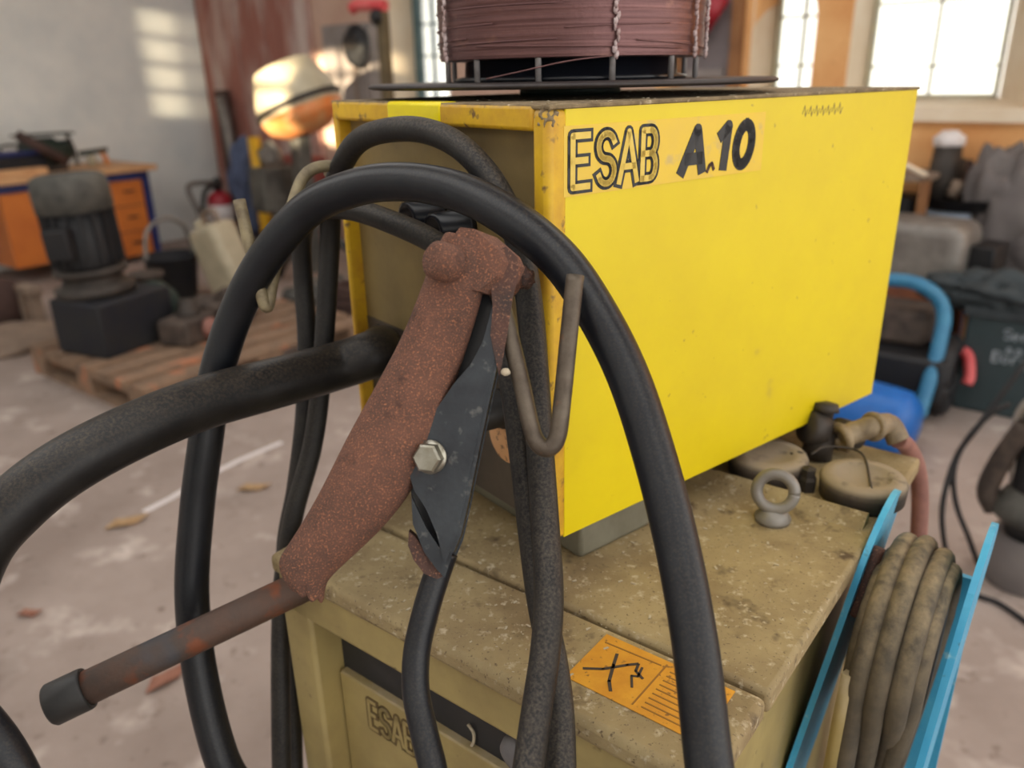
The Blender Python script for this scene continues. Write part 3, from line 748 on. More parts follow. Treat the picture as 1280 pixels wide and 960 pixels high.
# tip layers of the lower jaw
tip = [(514, 620), (533, 660), (549, 684), (566, 668), (572, 672), (556, 722), (546, 712), (530, 690), (516, 655)]
MB().prism([at(x, y, .492) for x, y in tip], fwd * .0026).obj('jaw_tip', 'steel_dark', lj)
tip2 = [(511, 664), (520, 672), (538, 700), (553, 721), (546, 724), (530, 717), (517, 700), (510, 682)]
MB().prism([at(x, y, .497) for x, y in tip2], fwd * .008).obj('jaw_liner', 'rust_dark', lj, 'rusty inner liner')
# bolt
F = basis(at(538, 571, .4865), (-fwd + RT * -.25 + DN * .05))
bo = MB().lathe(F, [(0, 0), (.0105, 0), (.0105, .0012), (0, .0012)], 28).lathe(F, [(0, .001), (.0092, .001), (.0094, .0015), (.0092, .0072), (.0078, .0084), (0, .0084)], 6, False).obj('bolt', 'zinc', lj, 'bright hexagon bolt')
MB().blob(at(632, 465, .484), .003, .0026, .0024, .3, 3, sub=2).obj('weld_blob', 'chips', lj)
# earth cable
p = [at(556, 690, .508), at(545, 722, .506), at(532, 765, .503), at(521, 815, .50), at(520, 865, .495), at(530, 915, .488), at(542, 965, .48), at(550, 1020, .47)]
MB().tube(run_on(p, 0, .5), .0086, 18).obj('earth_cable', 'rubber_clean', ecl, 'black earth cable')

# ================================================================ DEBRIS ON THE MACHINE
random.seed(5)
mb = MB()
def chip(mb, p, s):
    R_ = Mx.Rotation(random.uniform(0, 6.3), 3, 'Z')
    a = [p + R_ @ Vc((x * s, y * s * .6, random.uniform(.1, .4) * s)) for x, y in ((-1, -.5), (1, -.6), (.8, .6), (-.7, .8))]
    mb.prism(a, Vc((0, 0, .25 * s)))
for k in range(300):
    u = random.uniform(.36, .70); v = random.triangular(.15, .55, .27)
    chip(mb, W(u, v, MZ), random.choice((.0006, .0008, .001, .0013, .0022)))
for k in range(160):
    chip(mb, FEED @ Vc((random.uniform(.005, FL), random.triangular(.0, FW_, 0), .0006)), random.choice((.0006, .0009, .0014)))
tag(mb.obj('dust_crumbs', 'chips'), 'pale crumbs of dirt scattered over the tops of both machines', 'debris', kind='stuff')

# ================================================================ LEFT BACKGROUND
def leaf(px, py, s, rot, m, label):
    c = gz(px, py, 0); mb = MB()
    mb.prism([c + Z * (.003 + .012 * abs(k % 2)) + Mx.Rotation(rot, 3, 'Z') @ Vc((x * s, y * s, 0)) for k, (x, y) in enumerate(((-1, 0), (-.4, .35), (.2, .3), (1, .05), (.3, -.32), (-.5, -.3)))], Z * .004)
    solo(mb, 'dry_leaf', m, label, 'leaf', 'dry leaves on the concrete floor')
leaf(160, 655, .07, .6, 'leaf', 'pale tan dry leaf at the end of the white floor line')
leaf(318, 612, .06, .2, 'leaf', 'tan dry leaf just right of the big cable loop')
leaf(38, 770, .035, .1, 'leaf_red', 'small reddish leaf above the black end cap, far left on the floor')
leaf(210, 850, .06, 1.0, 'leaf_red', 'reddish leaf below the rusty pipe, left of the big loop')

# workbench
b0, b1, bf, bb = 2.0, 3.40, 6.28, 6.93
wb = thing('workbench', W(2.8, 6.6, 0), 'wooden topped workbench with orange front and blue frame against the white wall', 'workbench')
MB().box(ROOM, b0 - .6, b1 + .06, bf - .05, bb, .71, .75, .006).obj('worktop', 'pine', wb)
MB().box(ROOM, b0 - .6, b1, bf, bf + .05, .65, .71).obj('rail', 'navy', wb, 'dark blue rail')
for u_ in (b1 - .05, b0 - .55):
    for v_ in (bf, bb - .06):
        MB().box(ROOM, u_, u_ + .05, v_, v_ + .05, 0, .71).obj('leg', 'navy', wb, 'blue leg')
o = MB().box(ROOM, 3.0, b1 - .06, bf + .01, bb - .1, .06, .645, .004).obj('drawer_unit', 'orange_door', wb, 'orange drawer front')
for z_ in (.25, .45): MB().box(ROOM, 3.02, b1 - .08, bf + .004, bf + .011, z_, z_ + .006).obj('drawer_gap', 'dark_brown', o)
for z_ in (.16, .36, .56): MB().box(ROOM, 3.18, 3.26, bf - .006, bf + .011, z_, z_ + .012).obj('handle', 'dark_metal', o)
o = MB().box(ROOM, 2.3, 2.98, bf + .01, bb - .1, .12, .645, .004).obj('cabinet', 'orange_door', wb, 'orange cabinet')
MB().box(ROOM, 2.635, 2.645, bf + .005, bf + .012, .13, .64).obj('door_gap', 'dark_brown', o)
# things on the bench
c = gz(58, 196, .75); u_, v_, _ = ruv(c); v_ = 6.55; k_ = gv(58, 190, 6.55); u_ = k_.dot(U)
gr = thing('bench_machine', W(u_, v_, .75), 'dark green bench machine with a flat top plate on the workbench', 'bench machine')
F = rfr(u_, v_, .75)
MB().box(F, -.10, .10, -.09, .09, .0, .05, .01).obj('base', 'dark_metal', gr)
MB().lathe(F @ Mx.Translation((0, 0, .14)) @ Mx.Rotation(PI / 2, 4, 'Y'), [(0, -.17), (.08, -.17), (.10, -.15), (.10, .06), (.075, .08), (.075, .16), (0, .16)], 28).obj('body', 'dark_green', gr)
MB().box(F, -.2, .2, -.08, .08, .255, .27, .004).obj('top_plate', 'dark_green', gr)
MB().tube([F @ Vc((.17, 0, .26)), F @ Vc((.19, -.02, .15)), F @ Vc((.2, -.02, .03))], .014, 10).obj('arm', 'dark_metal', gr)
k_ = gv(12, 185, 6.5); u_ = k_.dot(U)
tb = thing('tool_box', W(u_, 6.5, .75), 'dark tool box at the left end of the workbench', 'tool box')
F = rfr(u_, 6.5, .75, 8)
MB().box(F, -.2, .2, -.1, .1, 0, .13, .01).obj('body', 'box_dark', tb)
MB().box(F, -.2, .2, -.1, .1, .132, .16, .012).obj('lid', 'navy', tb)
MB().tube([F @ Vc((-.07, 0, .16)), F @ Vc((-.06, 0, .2)), F @ Vc((.06, 0, .2)), F @ Vc((.07, 0, .16))], .009, 8).obj('handle', 'black_plastic', tb)
pa, pb = gv(22, 172, 6.38), gv(86, 208, 6.34)
solo(MB().tube([pa + Z * .02, pb + Z * .03], .035, 4, sm=False), 'wooden_beam', 'dark_brown', 'brown wooden beam sloping in front of the green bench machine', 'beam')
k_ = gv(20, 205, 6.33); u_ = k_.dot(U)
solo(MB().box(rfr(u_ - .1, 6.36, .75, 2), -.35, .3, -.05, .05, 0, .05, .004), 'light_board', 'pine', 'light pine board lying along the front of the bench top', 'board')
k_ = gv(118, 190, 6.6); u_ = k_.dot(U)
sg = thing('spray_gun', W(u_, 6.6, .75), 'small green and orange spray gun at the right half of the bench', 'spray gun')
F = rfr(u_, 6.6, .75)
MB().tube([F @ Vc((-.12, 0, .10)), F @ Vc((.1, 0, .115))], .02, 12, sm=False).obj('barrel', 'dark_green', sg)
MB().tube([F @ Vc((.05, 0, .1)), F @ Vc((.08, 0, .05)), F @ Vc((.085, 0, .0))], .02, 12).obj('grip', 'mixer_orange', sg)
MB().lathe(F @ Mx.Translation((-.03, 0, 0)), [(0, 0), (.035, 0), (.035, .06), (.02, .085), (0, .085)], 20).obj('cup', 'cream_can', sg)

# pallet, aligned with the room
pu0, pu1, pv0, pv1 = 1.52, 2.80, 3.16, 4.24
pal = thing('pallet', W((pu0 + pu1) / 2, (pv0 + pv1) / 2, 0), 'worn wooden pallet under the big dark motor', 'pallet')
nb = 7
for k in range(nb):
    a = pv0 + (pv1 - pv0 - .12) * k / (nb - 1); MB().box(ROOM, pu0, pu1, a, a + .12, .122, .144, .003).obj('deck_board', 'pallet_wood', pal)
for a in (pu0, (pu0 + pu1) / 2 - .07, pu1 - .14):
    MB().box(ROOM, a, a + .14, pv0, pv1, .1, .122).obj('stringer', 'pallet_wood', pal)
    MB().box(ROOM, a, a + .14, pv0, pv1, 0, .022).obj('runner', 'pallet_wood', pal)
    for b in (pv0, (pv0 + pv1) / 2 - .07, pv1 - .14): MB().box(ROOM, a, a + .14, b, b + .14, .022, .1).obj('block', 'pallet_wood', pal)
# motor on its base
mo = thing('electric_motor', W(1.79, 3.87, .144), 'big upright electric motor with grey top and black body on a dark block', 'motor')
F = rfr(1.79, 3.875, .144, 12)
MB().box(F, -.20, .22, -.17, .17, 0, .26, .012).obj('base_block', 'box_dark', mo)
F = Mx.Translation(W(1.765, 3.935, .404)) @ Mx.Rotation(-.05, 4, 'Y') @ Mx.Diagonal((.86, .86, 1, 1))
MB().lathe(F, [(0, 0), (.21, 0), (.21, .04), (.17, .05), (.15, .09), (.19, .10), (.19, .13), (0, .13)], 40).obj('flange', 'dark_metal', mo)
MB().lathe(F, [(0, .13), (.165, .13), (.175, .15), (.175, .40), (0, .40)], 40).obj('body', 'motor_black', mo)
for k in range(18):
    a = 2 * PI * k / 18; Fk = F @ Mx.Rotation(a, 4, 'Z')
    MB().box(Fk, .165, .192, -.006, .006, .15, .40).obj('cooling_fin', 'motor_black', mo)
MB().lathe(F, [(.17, .39), (.196, .40), (.198, .50), (.185, .55), (.15, .565), (0, .57)], 40).obj('fan_cowl', 'motor_grey', mo, 'grey fan cowl')
MB().box(F @ Mx.Rotation(ang, 4, 'Z'), .17, .25, -.07, .07, .2, .34, .01).obj('terminal_box', 'motor_black', mo)
# scrap on the pallet and floor
def lump(name, px, py, z, s, m, label, cat, amp=.35, lift=.6):
    c = gz(px, py, z); solo(MB().blob(c + Z * s[2] * lift, *s, amp, 2.2, F=ROOM, sub=4, flat=-lift), name, m, label, cat)
g = thing('gearbox', gz(193, 402, .144), 'dark green gear housing right of the motor block on the pallet', 'gearbox')
c = gz(193, 402, .144); F = basis(c + Z * .12, V + U * .3)
MB().lathe(F, [(0, -.16), (.10, -.16), (.12, -.14), (.12, .1), (.08, .14), (.05, .15), (.05, .22), (0, .22)], 30).obj('housing', 'dark_green', g)
MB().lathe(basis(c + Z * .2, Z), [(0, 0), (.07, 0), (.07, .04), (.09, .05), (.09, .07), (0, .07)], 24).obj('cover', 'scrap', g)
MB().box(Mx.Translation(c) @ ROOM, -.1, .1, -.12, .12, 0, .03).obj('foot', 'dark_metal', g)
en = thing('engine_part', gz(238, 425, .144), 'small grimy engine block at the front right of the pallet', 'engine')
c = gz(238, 425, .144); F = Mx.Translation(c) @ ROOM @ Mx.Rotation(.4, 4, 'Z')
MB().box(F, -.12, .12, -.09, .09, 0, .13, .02).obj('block', 'scrap', en)
MB().lathe(F @ Mx.Translation((.02, 0, .12)), [(0, 0), (.06, 0), (.06, .03), (.045, .04), (.045, .08), (0, .085)], 24).obj('cylinder', 'dark_metal', en)
MB().lathe(F @ Mx.Translation((.03, -.09, .06)) @ Mx.Rotation(PI / 2, 4, 'X'), [(0, 0), (.05, 0), (.055, .02), (.03, .05), (0, .05)], 24).obj('pulley', 'hose_pink', en)
c = gz(222, 372, 0)
F = Mx.Translation(c) @ ROOM
bu = thing('black_bucket', c, 'black bucket on the floor left of the cream canister', 'bucket')
MB().lathe(F, [(0, 0), (.13, 0), (.17, .28), (.178, .28), (.178, .295), (.165, .295), (.125, .012), (0, .012)], 36).obj('body', 'box_dark', bu)
MB().tube([F @ Vc((.17, 0, .27)), F @ Vc((.13, 0, .46)), F @ Vc((0, 0, .53)), F @ Vc((-.13, 0, .46)), F @ Vc((-.17, 0, .27))], .014, 10).obj('handle', 'grey_metal', bu)
# cream canister leaning
c = gz(258, 384, 0) + U * .24
cn = thing('canister', c, 'tall cream canister leaning behind the big cable loop', 'canister')
F = Mx.Translation(c + Z * .05) @ ROOM @ Mx.Rotation(-.3, 4, 'X') @ Mx.Rotation(-.1, 4, 'Y')
MB().box(F, -.10, .10, -.16, .16, 0, .46, .05, 4).obj('body', 'cream_can', cn)
MB().cyl(F @ Mx.Translation((0, .1, .46)), .035, 0, .05, 20).obj('cap', 'cream_can', cn)
MB().tube([F @ Vc((0, -.12, .44)), F @ Vc((0, -.1, .53)), F @ Vc((0, .02, .53)), F @ Vc((0, .04, .45))], .016, 10).obj('handle', 'sand', cn)
# extinguisher
c = W(3.95, 6.1, 0); c0 = gv(280, 285, 6.1); c = W(c0.dot(U), 6.1, .02)
c.z = 0
fe = thing('fire_extinguisher', c, 'red fire extinguisher with white label and black top by the corner', 'fire extinguisher')
zc = c0.z
F = Mx.Translation(c) @ ROOM
MB().lathe(F, [(0, 0), (.10, 0), (.105, .02), (.105, zc + .20), (.09, zc + .27), (.04, zc + .31), (0, zc + .31)], 32).obj('cylinder', 'red', fe)
MB().lathe(F, [(.106, zc + .06), (.1075, zc + .06), (.1075, zc + .2), (.106, zc + .2), (.106, zc + .06)], 32).obj('paper_label', 'white_label', fe, 'white label')
MB().lathe(F, [(0, zc + .30), (.035, zc + .30), (.035, zc + .36), (.05, zc + .37), (.02, zc + .42), (0, zc + .42)], 20).obj('valve', 'black_plastic', fe)
MB().tube([F @ Vc((0, 0, zc + .36)), F @ Vc((-.14, -.02, zc + .32)), F @ Vc((-.19, -.03, zc + .1)), F @ Vc((-.14, -.03, zc - .1))], .02, 10).obj('hose', 'black_plastic', fe)
# crutch-like pipe
p = [gv(266, 228, 6.5), gv(240, 230, 6.5), gv(236, 240, 6.48), gv(250, 268, 6.4), gv(262, 300, 6.3), gv(285, 360, 6.15)]
solo(MB().tube(p, .022, 10), 'bent_pipe', 'grey_metal', 'grey pipe with a bent top leaning at the white wall, left of the extinguisher', 'pipe')
# black vacuum hose on top of bucket area
p = [gv(262, 300, 5.2), gv(250, 290, 5.2), gv(225, 287, 5.2), gv(212, 300, 5.2), gv(208, 325, 5.2), gv(212, 350, 5.2)]
# leaning tools in the corner
pa, pb = gu(276, 122, 4.34), gu(305, 260, 4.2)
solo(MB().tube([pa, pb, gu(320, 330, 4.1)], .045, 8), 'iron_lever', 'grey_metal', 'long grey iron lever leaning in the corner of the white wall', 'lever')
v_ = gu(289, 200, 4.4).dot(V)
solo(MB().box(rfr(4.4, v_, 0), -.02, .02, -.09, .09, .0, 1.28, .004), 'dark_plank', 'dark_brown', 'dark brown plank standing upright in the corner', 'plank')
pa, pb = gu(317, 172, 3.8), gu(335, 300, 3.7)
sl = thing('spirit_level', pb, 'yellow spirit level leaning upright beside the blue grey cloth', 'spirit level')
MB().tube([pa, pb], .05, 4, sm=False).obj('bar', 'yellow_tool', sl)
MB().blob(gu(326, 240, 3.73), .03, .03, .05).obj('vial', 'pale_blue', sl)
c = gu(308, 222, 3.92)
mb = MB().blob(c, .14, .12, .3, .35, 2, F=ROOM, sub=4)
mb.blob(c - Z * .25 + U * .05, .12, .10, .22, .4, 2.5, F=ROOM, sub=3)
solo(mb, 'work_jacket', 'blue_grey_cloth', 'blue grey work jacket hung on the tools in the corner', 'jacket')
c = gu(338, 195, 3.85)
mb = MB().blob(c, .09, .06, .09, .5, 2.5, F=ROOM, sub=3).torus(basis(c + Z * .02, -U), .08, .02, 24, 8)
solo(mb, 'chain_hoist', 'grey_metal', 'shiny grey metal hoist block above the jacket sleeve', 'hoist')
pa, pb = gu(340, 205, 3.9), gu(354, 290, 3.8)
solo(MB().tube([pa, pb], .06, 4, sm=False), 'metal_plate', 'grey_metal', 'pale grey metal bar leaning right of the yellow level', 'bar')
c = gu(366, 240, 4.15)
rb = thing('red_cabinet', Vc((c.x, c.y, 0)), 'red brown tool cabinet on the floor behind the left hanger rod', 'cabinet')
F = Mx.Translation(Vc((c.x, c.y, 0))) @ ROOM
MB().box(F, -.2, .2, -.22, .22, 0.04, .78, .01).obj('body', 'red_brown', rb)
for k in range(4):
    o = MB().box(F, -.215, -.2, -.2, .2, .07 + .17 * k, .22 + .17 * k, .004).obj('drawer', 'red_brown', rb)
    MB().box(F, -.23, -.214, -.08, .08, .15 + .17 * k, .165 + .17 * k).obj('handle', 'grey_metal', o)
# cement mixer catching the sun
c = gu(368, 116, 3.5); base = Vc((c.x, c.y, 0)); zc = c.z
cm = thing('cement_mixer', base, 'cement mixer with orange base and pale sunlit drum before the red plank door', 'cement mixer')
F = Mx.Translation(Vc((c.x, c.y, zc - .02))) @ ROOM @ Mx.Rotation(-.35, 4, 'X') @ Mx.Rotation(-.15, 4, 'Y')
MB().lathe(F, [(0, -.24), (.14, -.235), (.24, -.17), (.27, -.08), (.27, .0), (.20, .17), (.19, .19), (.175, .19), (.185, .165), (.255, 0), (.25, -.08), (.13, -.22), (0, -.225)], 44).obj('drum', 'cream_can', cm, 'drum coloured pale for its sun glow')  # cream stands in for sunlight glowing on the orange drum
MB().lathe(F, [(0, -.243), (.145, -.238), (.245, -.172), (.274, -.10), (.27, -.10), (.24, -.17), (.14, -.23), (0, -.236)], 44).obj('drum_base', 'mixer_orange', cm, 'orange drum base')
MB().torus(F @ Mx.Translation((0, 0, -.06)), .275, .018, 48, 10).obj('gear_ring', 'dark_metal', cm)
F0 = Mx.Translation(base) @ ROOM
MB().box(F0, -.05, .05, -.05, .05, .1, zc - .22, .01).obj('stand', 'motor_grey', cm)
for a, b in ((-.35, -.3), (.35, -.3), (0, .4)): MB().tube([F0 @ Vc((0, 0, .5)), F0 @ Vc((a, b, .02))], .025, 10, sm=False).obj('leg', 'motor_grey', cm)
MB().box(F0, -.16, .16, .22, .4, .5, .8, .02).obj('motor_cover', 'motor_grey', cm)
# electric cabinet on the wall with a hanging welding mask
a_, b_ = gu(417, 120, U1 - .1), gu(466, 28, U1 - .1)
v1_, v0_ = a_.dot(V), b_.dot(V); z0_, z1_ = a_.z, b_.z
ecb = thing('fuse_cabinet', W(U1 - .08, (v0_ + v1_) / 2, z0_), 'grey wall cabinet between the red plank door and the left window', 'fuse cabinet')
MB().box(ROOM, U1 - .16, U1 - .001, v0_, v1_, z0_ - .15, z1_, .008).obj('body', 'cab_grey', ecb)
MB().box(ROOM, U1 - .175, U1 - .16, v0_ + .02, v1_ - .02, z0_ - .13, z1_ - .02, .005).obj('door', 'cab_grey', ecb)
c = gu(446, 58, U1 - .22)
wm = thing('welding_mask', c, 'black welding mask hanging on the grey wall cabinet', 'mask')
F = Mx.Translation(c) @ ROOM
MB().blob(c, .07, .12, .15, .15, 2, F=ROOM, sub=3).obj('shell', 'motor_black', wm)
MB().box(F, -.08, -.055, -.06, .06, -.02, .06, .005).obj('visor', 'dark_metal', wm)
MB().torus(F @ Mx.Translation((.02, .05, -.02)) @ Mx.Rotation(PI / 2, 4, 'Y'), .09, .012, 28, 8).obj('headband', 'cab_grey', wm)
MB().tube([F @ Vc((0, .04, -.12)), F @ Vc((0, .05, -.3)), F @ Vc((.02, .03, -.42))], .012, 8).obj('strap', 'sand', wm)
# post with red arm
c = gu(483, 90, 3.7); base = Vc((c.x, c.y, 0))
F0 = Mx.Translation(base) @ ROOM
hp = thing('hoist_stand', base, 'slim dark post with a red arm, just left of the wire spool', 'hoist')
zt = gu(483, 14, 3.7).z
MB().box(F0, -.03, .03, -.03, .03, .03, zt, .006).obj('post', 'olive_post', hp)
MB().box(F0, -.3, .3, -.3, .3, 0, .04, .01).obj('foot', 'dark_metal', hp)
MB().tube([F0 @ Vc((0, -.03, zt + .03)), F0 @ Vc((0, .2, zt + .045)), F0 @ Vc((0, .26, zt + .03))], .035, 10).obj('arm', 'pink_red', hp, 'red arm')
MB().blob(F0 @ Vc((0, .04, zt - .03)), .05, .09, .05, .1).obj('bracket', 'motor_black', hp)
# left edge: dark rolls, post, sand heap
c = gz(5, 415, 0)
rl = thing('cable_drum', c, 'dark cable drum lying at the left edge of the picture behind the pallet', 'drum')
F = basis(c + Z * .17 - U * .02, V)
MB().cyl(F, .17, -.14, -.11, 36).obj('flange', 'dark_brown', rl); MB().cyl(F, .17, .11, .14, 36).obj('flange', 'dark_brown', rl)
MB().cyl(F, .14, -.11, .11, 36).obj('winding', 'motor_black', rl)
c = gz(48, 418, 0); F = Mx.Translation(c) @ ROOM
tr = thing('wooden_trestle', c, 'small beige wooden stand left of the motor block', 'stand')
for b in (-.07, .07): MB().box(F, -.03, .03, b - .02, b + .02, 0, .25, .003).obj('leg', 'sand', tr)
MB().box(F, -.035, .035, -.11, .11, .25, .29, .003).obj('top', 'sand', tr)
lump('sand_heap', 20, 432, 0, (.28, .24, .10), 'sand', 'low sandy heap in front of the cable drum at the left edge', 'heap', .2, .2)
lump('scrap_casting', 285, 402, .146, (.15, .13, .10), 'scrap', 'dark rusty casting on the pallet, right of the engine block', 'scrap metal', .6, .7)
lump('scrap_casting', 400, 388, 0, (.22, .2, .12), 'motor_grey', 'rounded grey casting on the floor beyond the two thin cables', 'scrap metal', .4, .7)
# wooden box behind the pallet
c = gz(405, 420, 0); F = Mx.Translation(c + U * .42) @ ROOM
bx_ = thing('wooden_crate', c + U * .42, 'low brown wooden crate at the right end of the pallet', 'crate')
for k in range(3): MB().box(F, -.2, .2, -.22, -.2, .02 + .07 * k, .08 + .07 * k, .003).obj('slat', 'dark_brown', bx_); MB().box(F, -.2, -.18, -.2, .2, .02 + .07 * k, .08 + .07 * k, .003).obj('slat', 'dark_brown', bx_); MB().box(F, .18, .2, -.2, .2, .02 + .07 * k, .08 + .07 * k, .003).obj('slat', 'dark_brown', bx_); MB().box(F, -.2, .2, .2, .22, .02 + .07 * k, .08 + .07 * k, .003).obj('slat', 'dark_brown', bx_)
MB().box(F, -.2, .2, -.2, .2, 0, .02).obj('bottom', 'dark_brown', bx_)

# ================================================================ RIGHT BACKGROUND
# red tool on the grey door
pa, pb = gu(876, 36, U1 - .09), gu(902, -6, U1 - .09)
rt_ = thing('hand_pump', pa, 'red cylinder hung on the wall right of the wire spool', 'pump')
MB().tube([pa, pb], .05, 16, sm=False).obj('barrel', 'red', rt_)
MB().tube([pa, pa - Z * .08 + V * .03], .03, 12, sm=False).obj('end', 'motor_black', rt_)
# wooden shelf frame
a_ = gu(1158, 222, 4.1); va = a_.dot(V); zt = a_.z
sf = thing('wooden_shelf', W(4.2, va + .2, 0), 'rough wooden shelf frame under the right window, next to the yellow box edge', 'shelf')
for (u_, v_) in ((4.1, va), (4.1, va + .5), (4.4, va), (4.4, va + .5)): MB().box(ROOM, u_ - .02, u_ + .02, v_ - .02, v_ + .02, 0, zt).obj('post', 'brown_wood', sf)
for z_ in (zt - .02, zt - .33, zt - .62): MB().box(ROOM, 4.08, 4.42, va - .02, va + .52, z_, z_ + .025, .003).obj('shelf_board', 'sand', sf)
MB().tube([W(4.09, va, zt + .01), W(4.12, va + .35, zt + .16)], .012, 8, sm=False).obj('brace', 'reveal', sf)
solo(MB().box(rfr(4.25, va + .2, zt - .305), -.1, .12, -.14, .12, 0, .2, .01), 'dark_carton', 'motor_black', 'black box on the middle board of the wooden shelf', 'box')
solo(MB().blob(W(4.2, va + .15, zt - .595 + .06), .09, .12, .075, .3, 3, F=ROOM, flat=-.8), 'rusty_lump', 'rust_orange', 'brown rusty lump on the lowest visible shelf board', 'scrap metal')
# dark tools standing in a pan
c = gu(1192, 262, 4.3); zb = c.z; tv = c.dot(V)
pan = thing('tool_barrel', W(4.3, tv, 0), 'blue barrel with a pale lid under the right window', 'barrel')
F = Mx.Translation(W(4.3, tv, 0)) @ ROOM
MB().lathe(F, [(0, 0), (.11, 0), (.125, .1), (.125, zb - .07), (.12, zb - .05), (0, zb - .05)], 32).obj('body', 'tub_blue', pan)
MB().lathe(F, [(0, zb - .05), (.13, zb - .05), (.13, zb - .01), (.11, zb + .01), (0, zb + .012)], 32).obj('lid', 'pale_blue', pan, 'pale lid')
tz = zb
for nm, (x0, y0), (x1, y1), uu, r, m, lab, cat in (
    ('drill_machine', (1172, 262), (1186, 182), 4.36, .075, 'dark_metal', 'dark upright drilling tool with a white top, under the right window', 'tool'),
    ('broom_handle', (1203, 244), (1214, 200), 4.4, .018, 'dark_brown', 'thin dark brown stick standing behind the blue barrel', 'stick'),
    ('wooden_mallet', (1190, 246), (1199, 226), 4.28, .03, 'sand', 'short pale wooden handle resting on the dark pan', 'handle'),
    ('iron_bar', (1178, 270), (1200, 198), 4.4, .04, 'scrap', 'dark bar leaning behind the drilling tool', 'bar')):
    pa, pb = gu(x0, y0, uu), gu(x1, y1, uu)
    o = MB().tube([pa, pa.lerp(pb, .5), pb], [r, r * .95, r * .8], 14, sm=False).obj(nm, m); tag(o, lab, cat)
    if nm == 'drill_machine':
        MB().blob(pb + Z * .02, .07, .06, .05, .2).obj('white_top', 'white_label', o, 'white top')
        # re-base child on its mesh parent
mb = MB().lathe(Mx.Translation(W(4.28, tv - .03, zb + .013)) @ ROOM, [(0, 0), (.15, 0), (.17, .05), (.18, .055), (.16, .05), (.145, .012), (0, .012)], 32)
solo(mb, 'black_pan', 'motor_black', 'black pan on the lid of the blue barrel', 'pan')
# silver covered engine
a_ = gz(1165, 500, 0)
c = gu(1160, 312, 3.98); cv = c.dot(V); zc = c.z
eg = thing('engine_unit', W(3.98, cv, 0), 'silver grey rounded machine hood right of the yellow box', 'machine')
F = Mx.Translation(W(3.98, cv, 0)) @ ROOM @ Mx.Rotation(-.15, 4, 'Z')
MB().box(F, -.2, .08, -.20, .22, zc - .13, zc + .15, .06, 4).obj('hood', 'grey_metal', eg)
MB().box(F, -.18, .06, -.18, .2, 0.0, zc - .13, .02).obj('body', 'rust_orange', eg)
MB().box(F, -.1, .1, -.3, -.2, zc - .05, zc + .06, .01).obj('side_box', 'motor_black', eg)
# tarp heap leaning on the wall
mb = MB()
for i, (px, py, su, sv, sz) in enumerate(((1240, 262, .12, .13, .28), (1268, 285, .14, .2, .34), (1238, 318, .13, .15, .22), (1300, 300, .14, .24, .4))):
    mb.blob(gu(px, py, 4.3), su, sv, sz, .45, 2.2, F=ROOM, sub=4)
tp = solo(mb, 'grey_tarp', 'tarp', 'grey folded tarpaulin heaped against the ochre wall at the right', 'tarpaulin')
# crate with lettering
c = gz(1206, 470, 0)
cu, cv, _ = ruv(c); cu = 3.6
k_ = gu(1197, 462, 3.6); cv = k_.dot(V); zb = max(k_.z, .0)
k2 = gu(1212, 382, 3.6); zt = k2.z
crt = thing('green_crate', W(3.8, cv - .3, 0), 'dark green crate with white lettering near the right edge', 'crate')
F = Mx.Translation(W(3.6, cv, 0)) @ ROOM
MB().box(F, 0, .4, -.62, 0, .0, zt - .03, .01).obj('body', 'crate_green', crt)
MB().box(F, -.015, .415, -.635, .015, zt - .04, zt, .006).obj('rim', 'dark_tarp', crt)
TF = frame(W(3.6, cv, 0), -V, Z, -U)
hts = [('S', 0), ('E', 1), ('1', 2), ('0', 3), ('E', 4)]
TGL = {'r': [[(0, 0), (0, .6)], [(0, .45), (.3, .62), (.6, .55)]], 'e': [[(0, .3), (.7, .3)] + arc(.35, .3, .35, .3, 0, 300, 10)], 'n': [[(0, 0), (0, .6)], arc(.3, .3, .3, .3, 180, 0, 6) + [(.6, 0)]],
       'o': [arc(.35, .3, .35, .3, 0, 360, 12)], 'g': [arc(.35, .3, .35, .3, 0, 360, 12), [(.7, .6), (.7, -.2), (.4, -.35), (.1, -.25)]]}
GL.update({k: v for k, v in TGL.items()})
def word(mb, s, x, y, h, w):
    for ch in s:
        for st in GL[ch]: mb.stroke(TF, [(x + px * h * .6, y + py * h) for px, py in st], w, .003)
        x += h * .78
zt2 = zt - .115
for wd, x_, y_, h_ in (('Sere', .14, zt2, .040), ('no', .16, zt2 - .06, .040), ('Borg', .115, zt2 - .10, .044)):
    mb = MB(); word(mb, wd, x_, y_, h_, .008); mb.obj('lettering', 'crate_text', crt, 'blurred white lettering')
# dark tarp on the crate
mb = MB()
for (px, py, a, b, c_) in ((1215, 362, .1, .18, .07), (1250, 366, .12, .2, .08), (1283, 372, .12, .2, .09)):
    mb.blob(gu(px, py, 3.72), a, b, c_, .6, 2.4, F=ROOM, sub=4)
solo(mb, 'dark_tarp', 'dark_tarp', 'crumpled dark green tarpaulin lying on the lettered crate', 'tarpaulin')
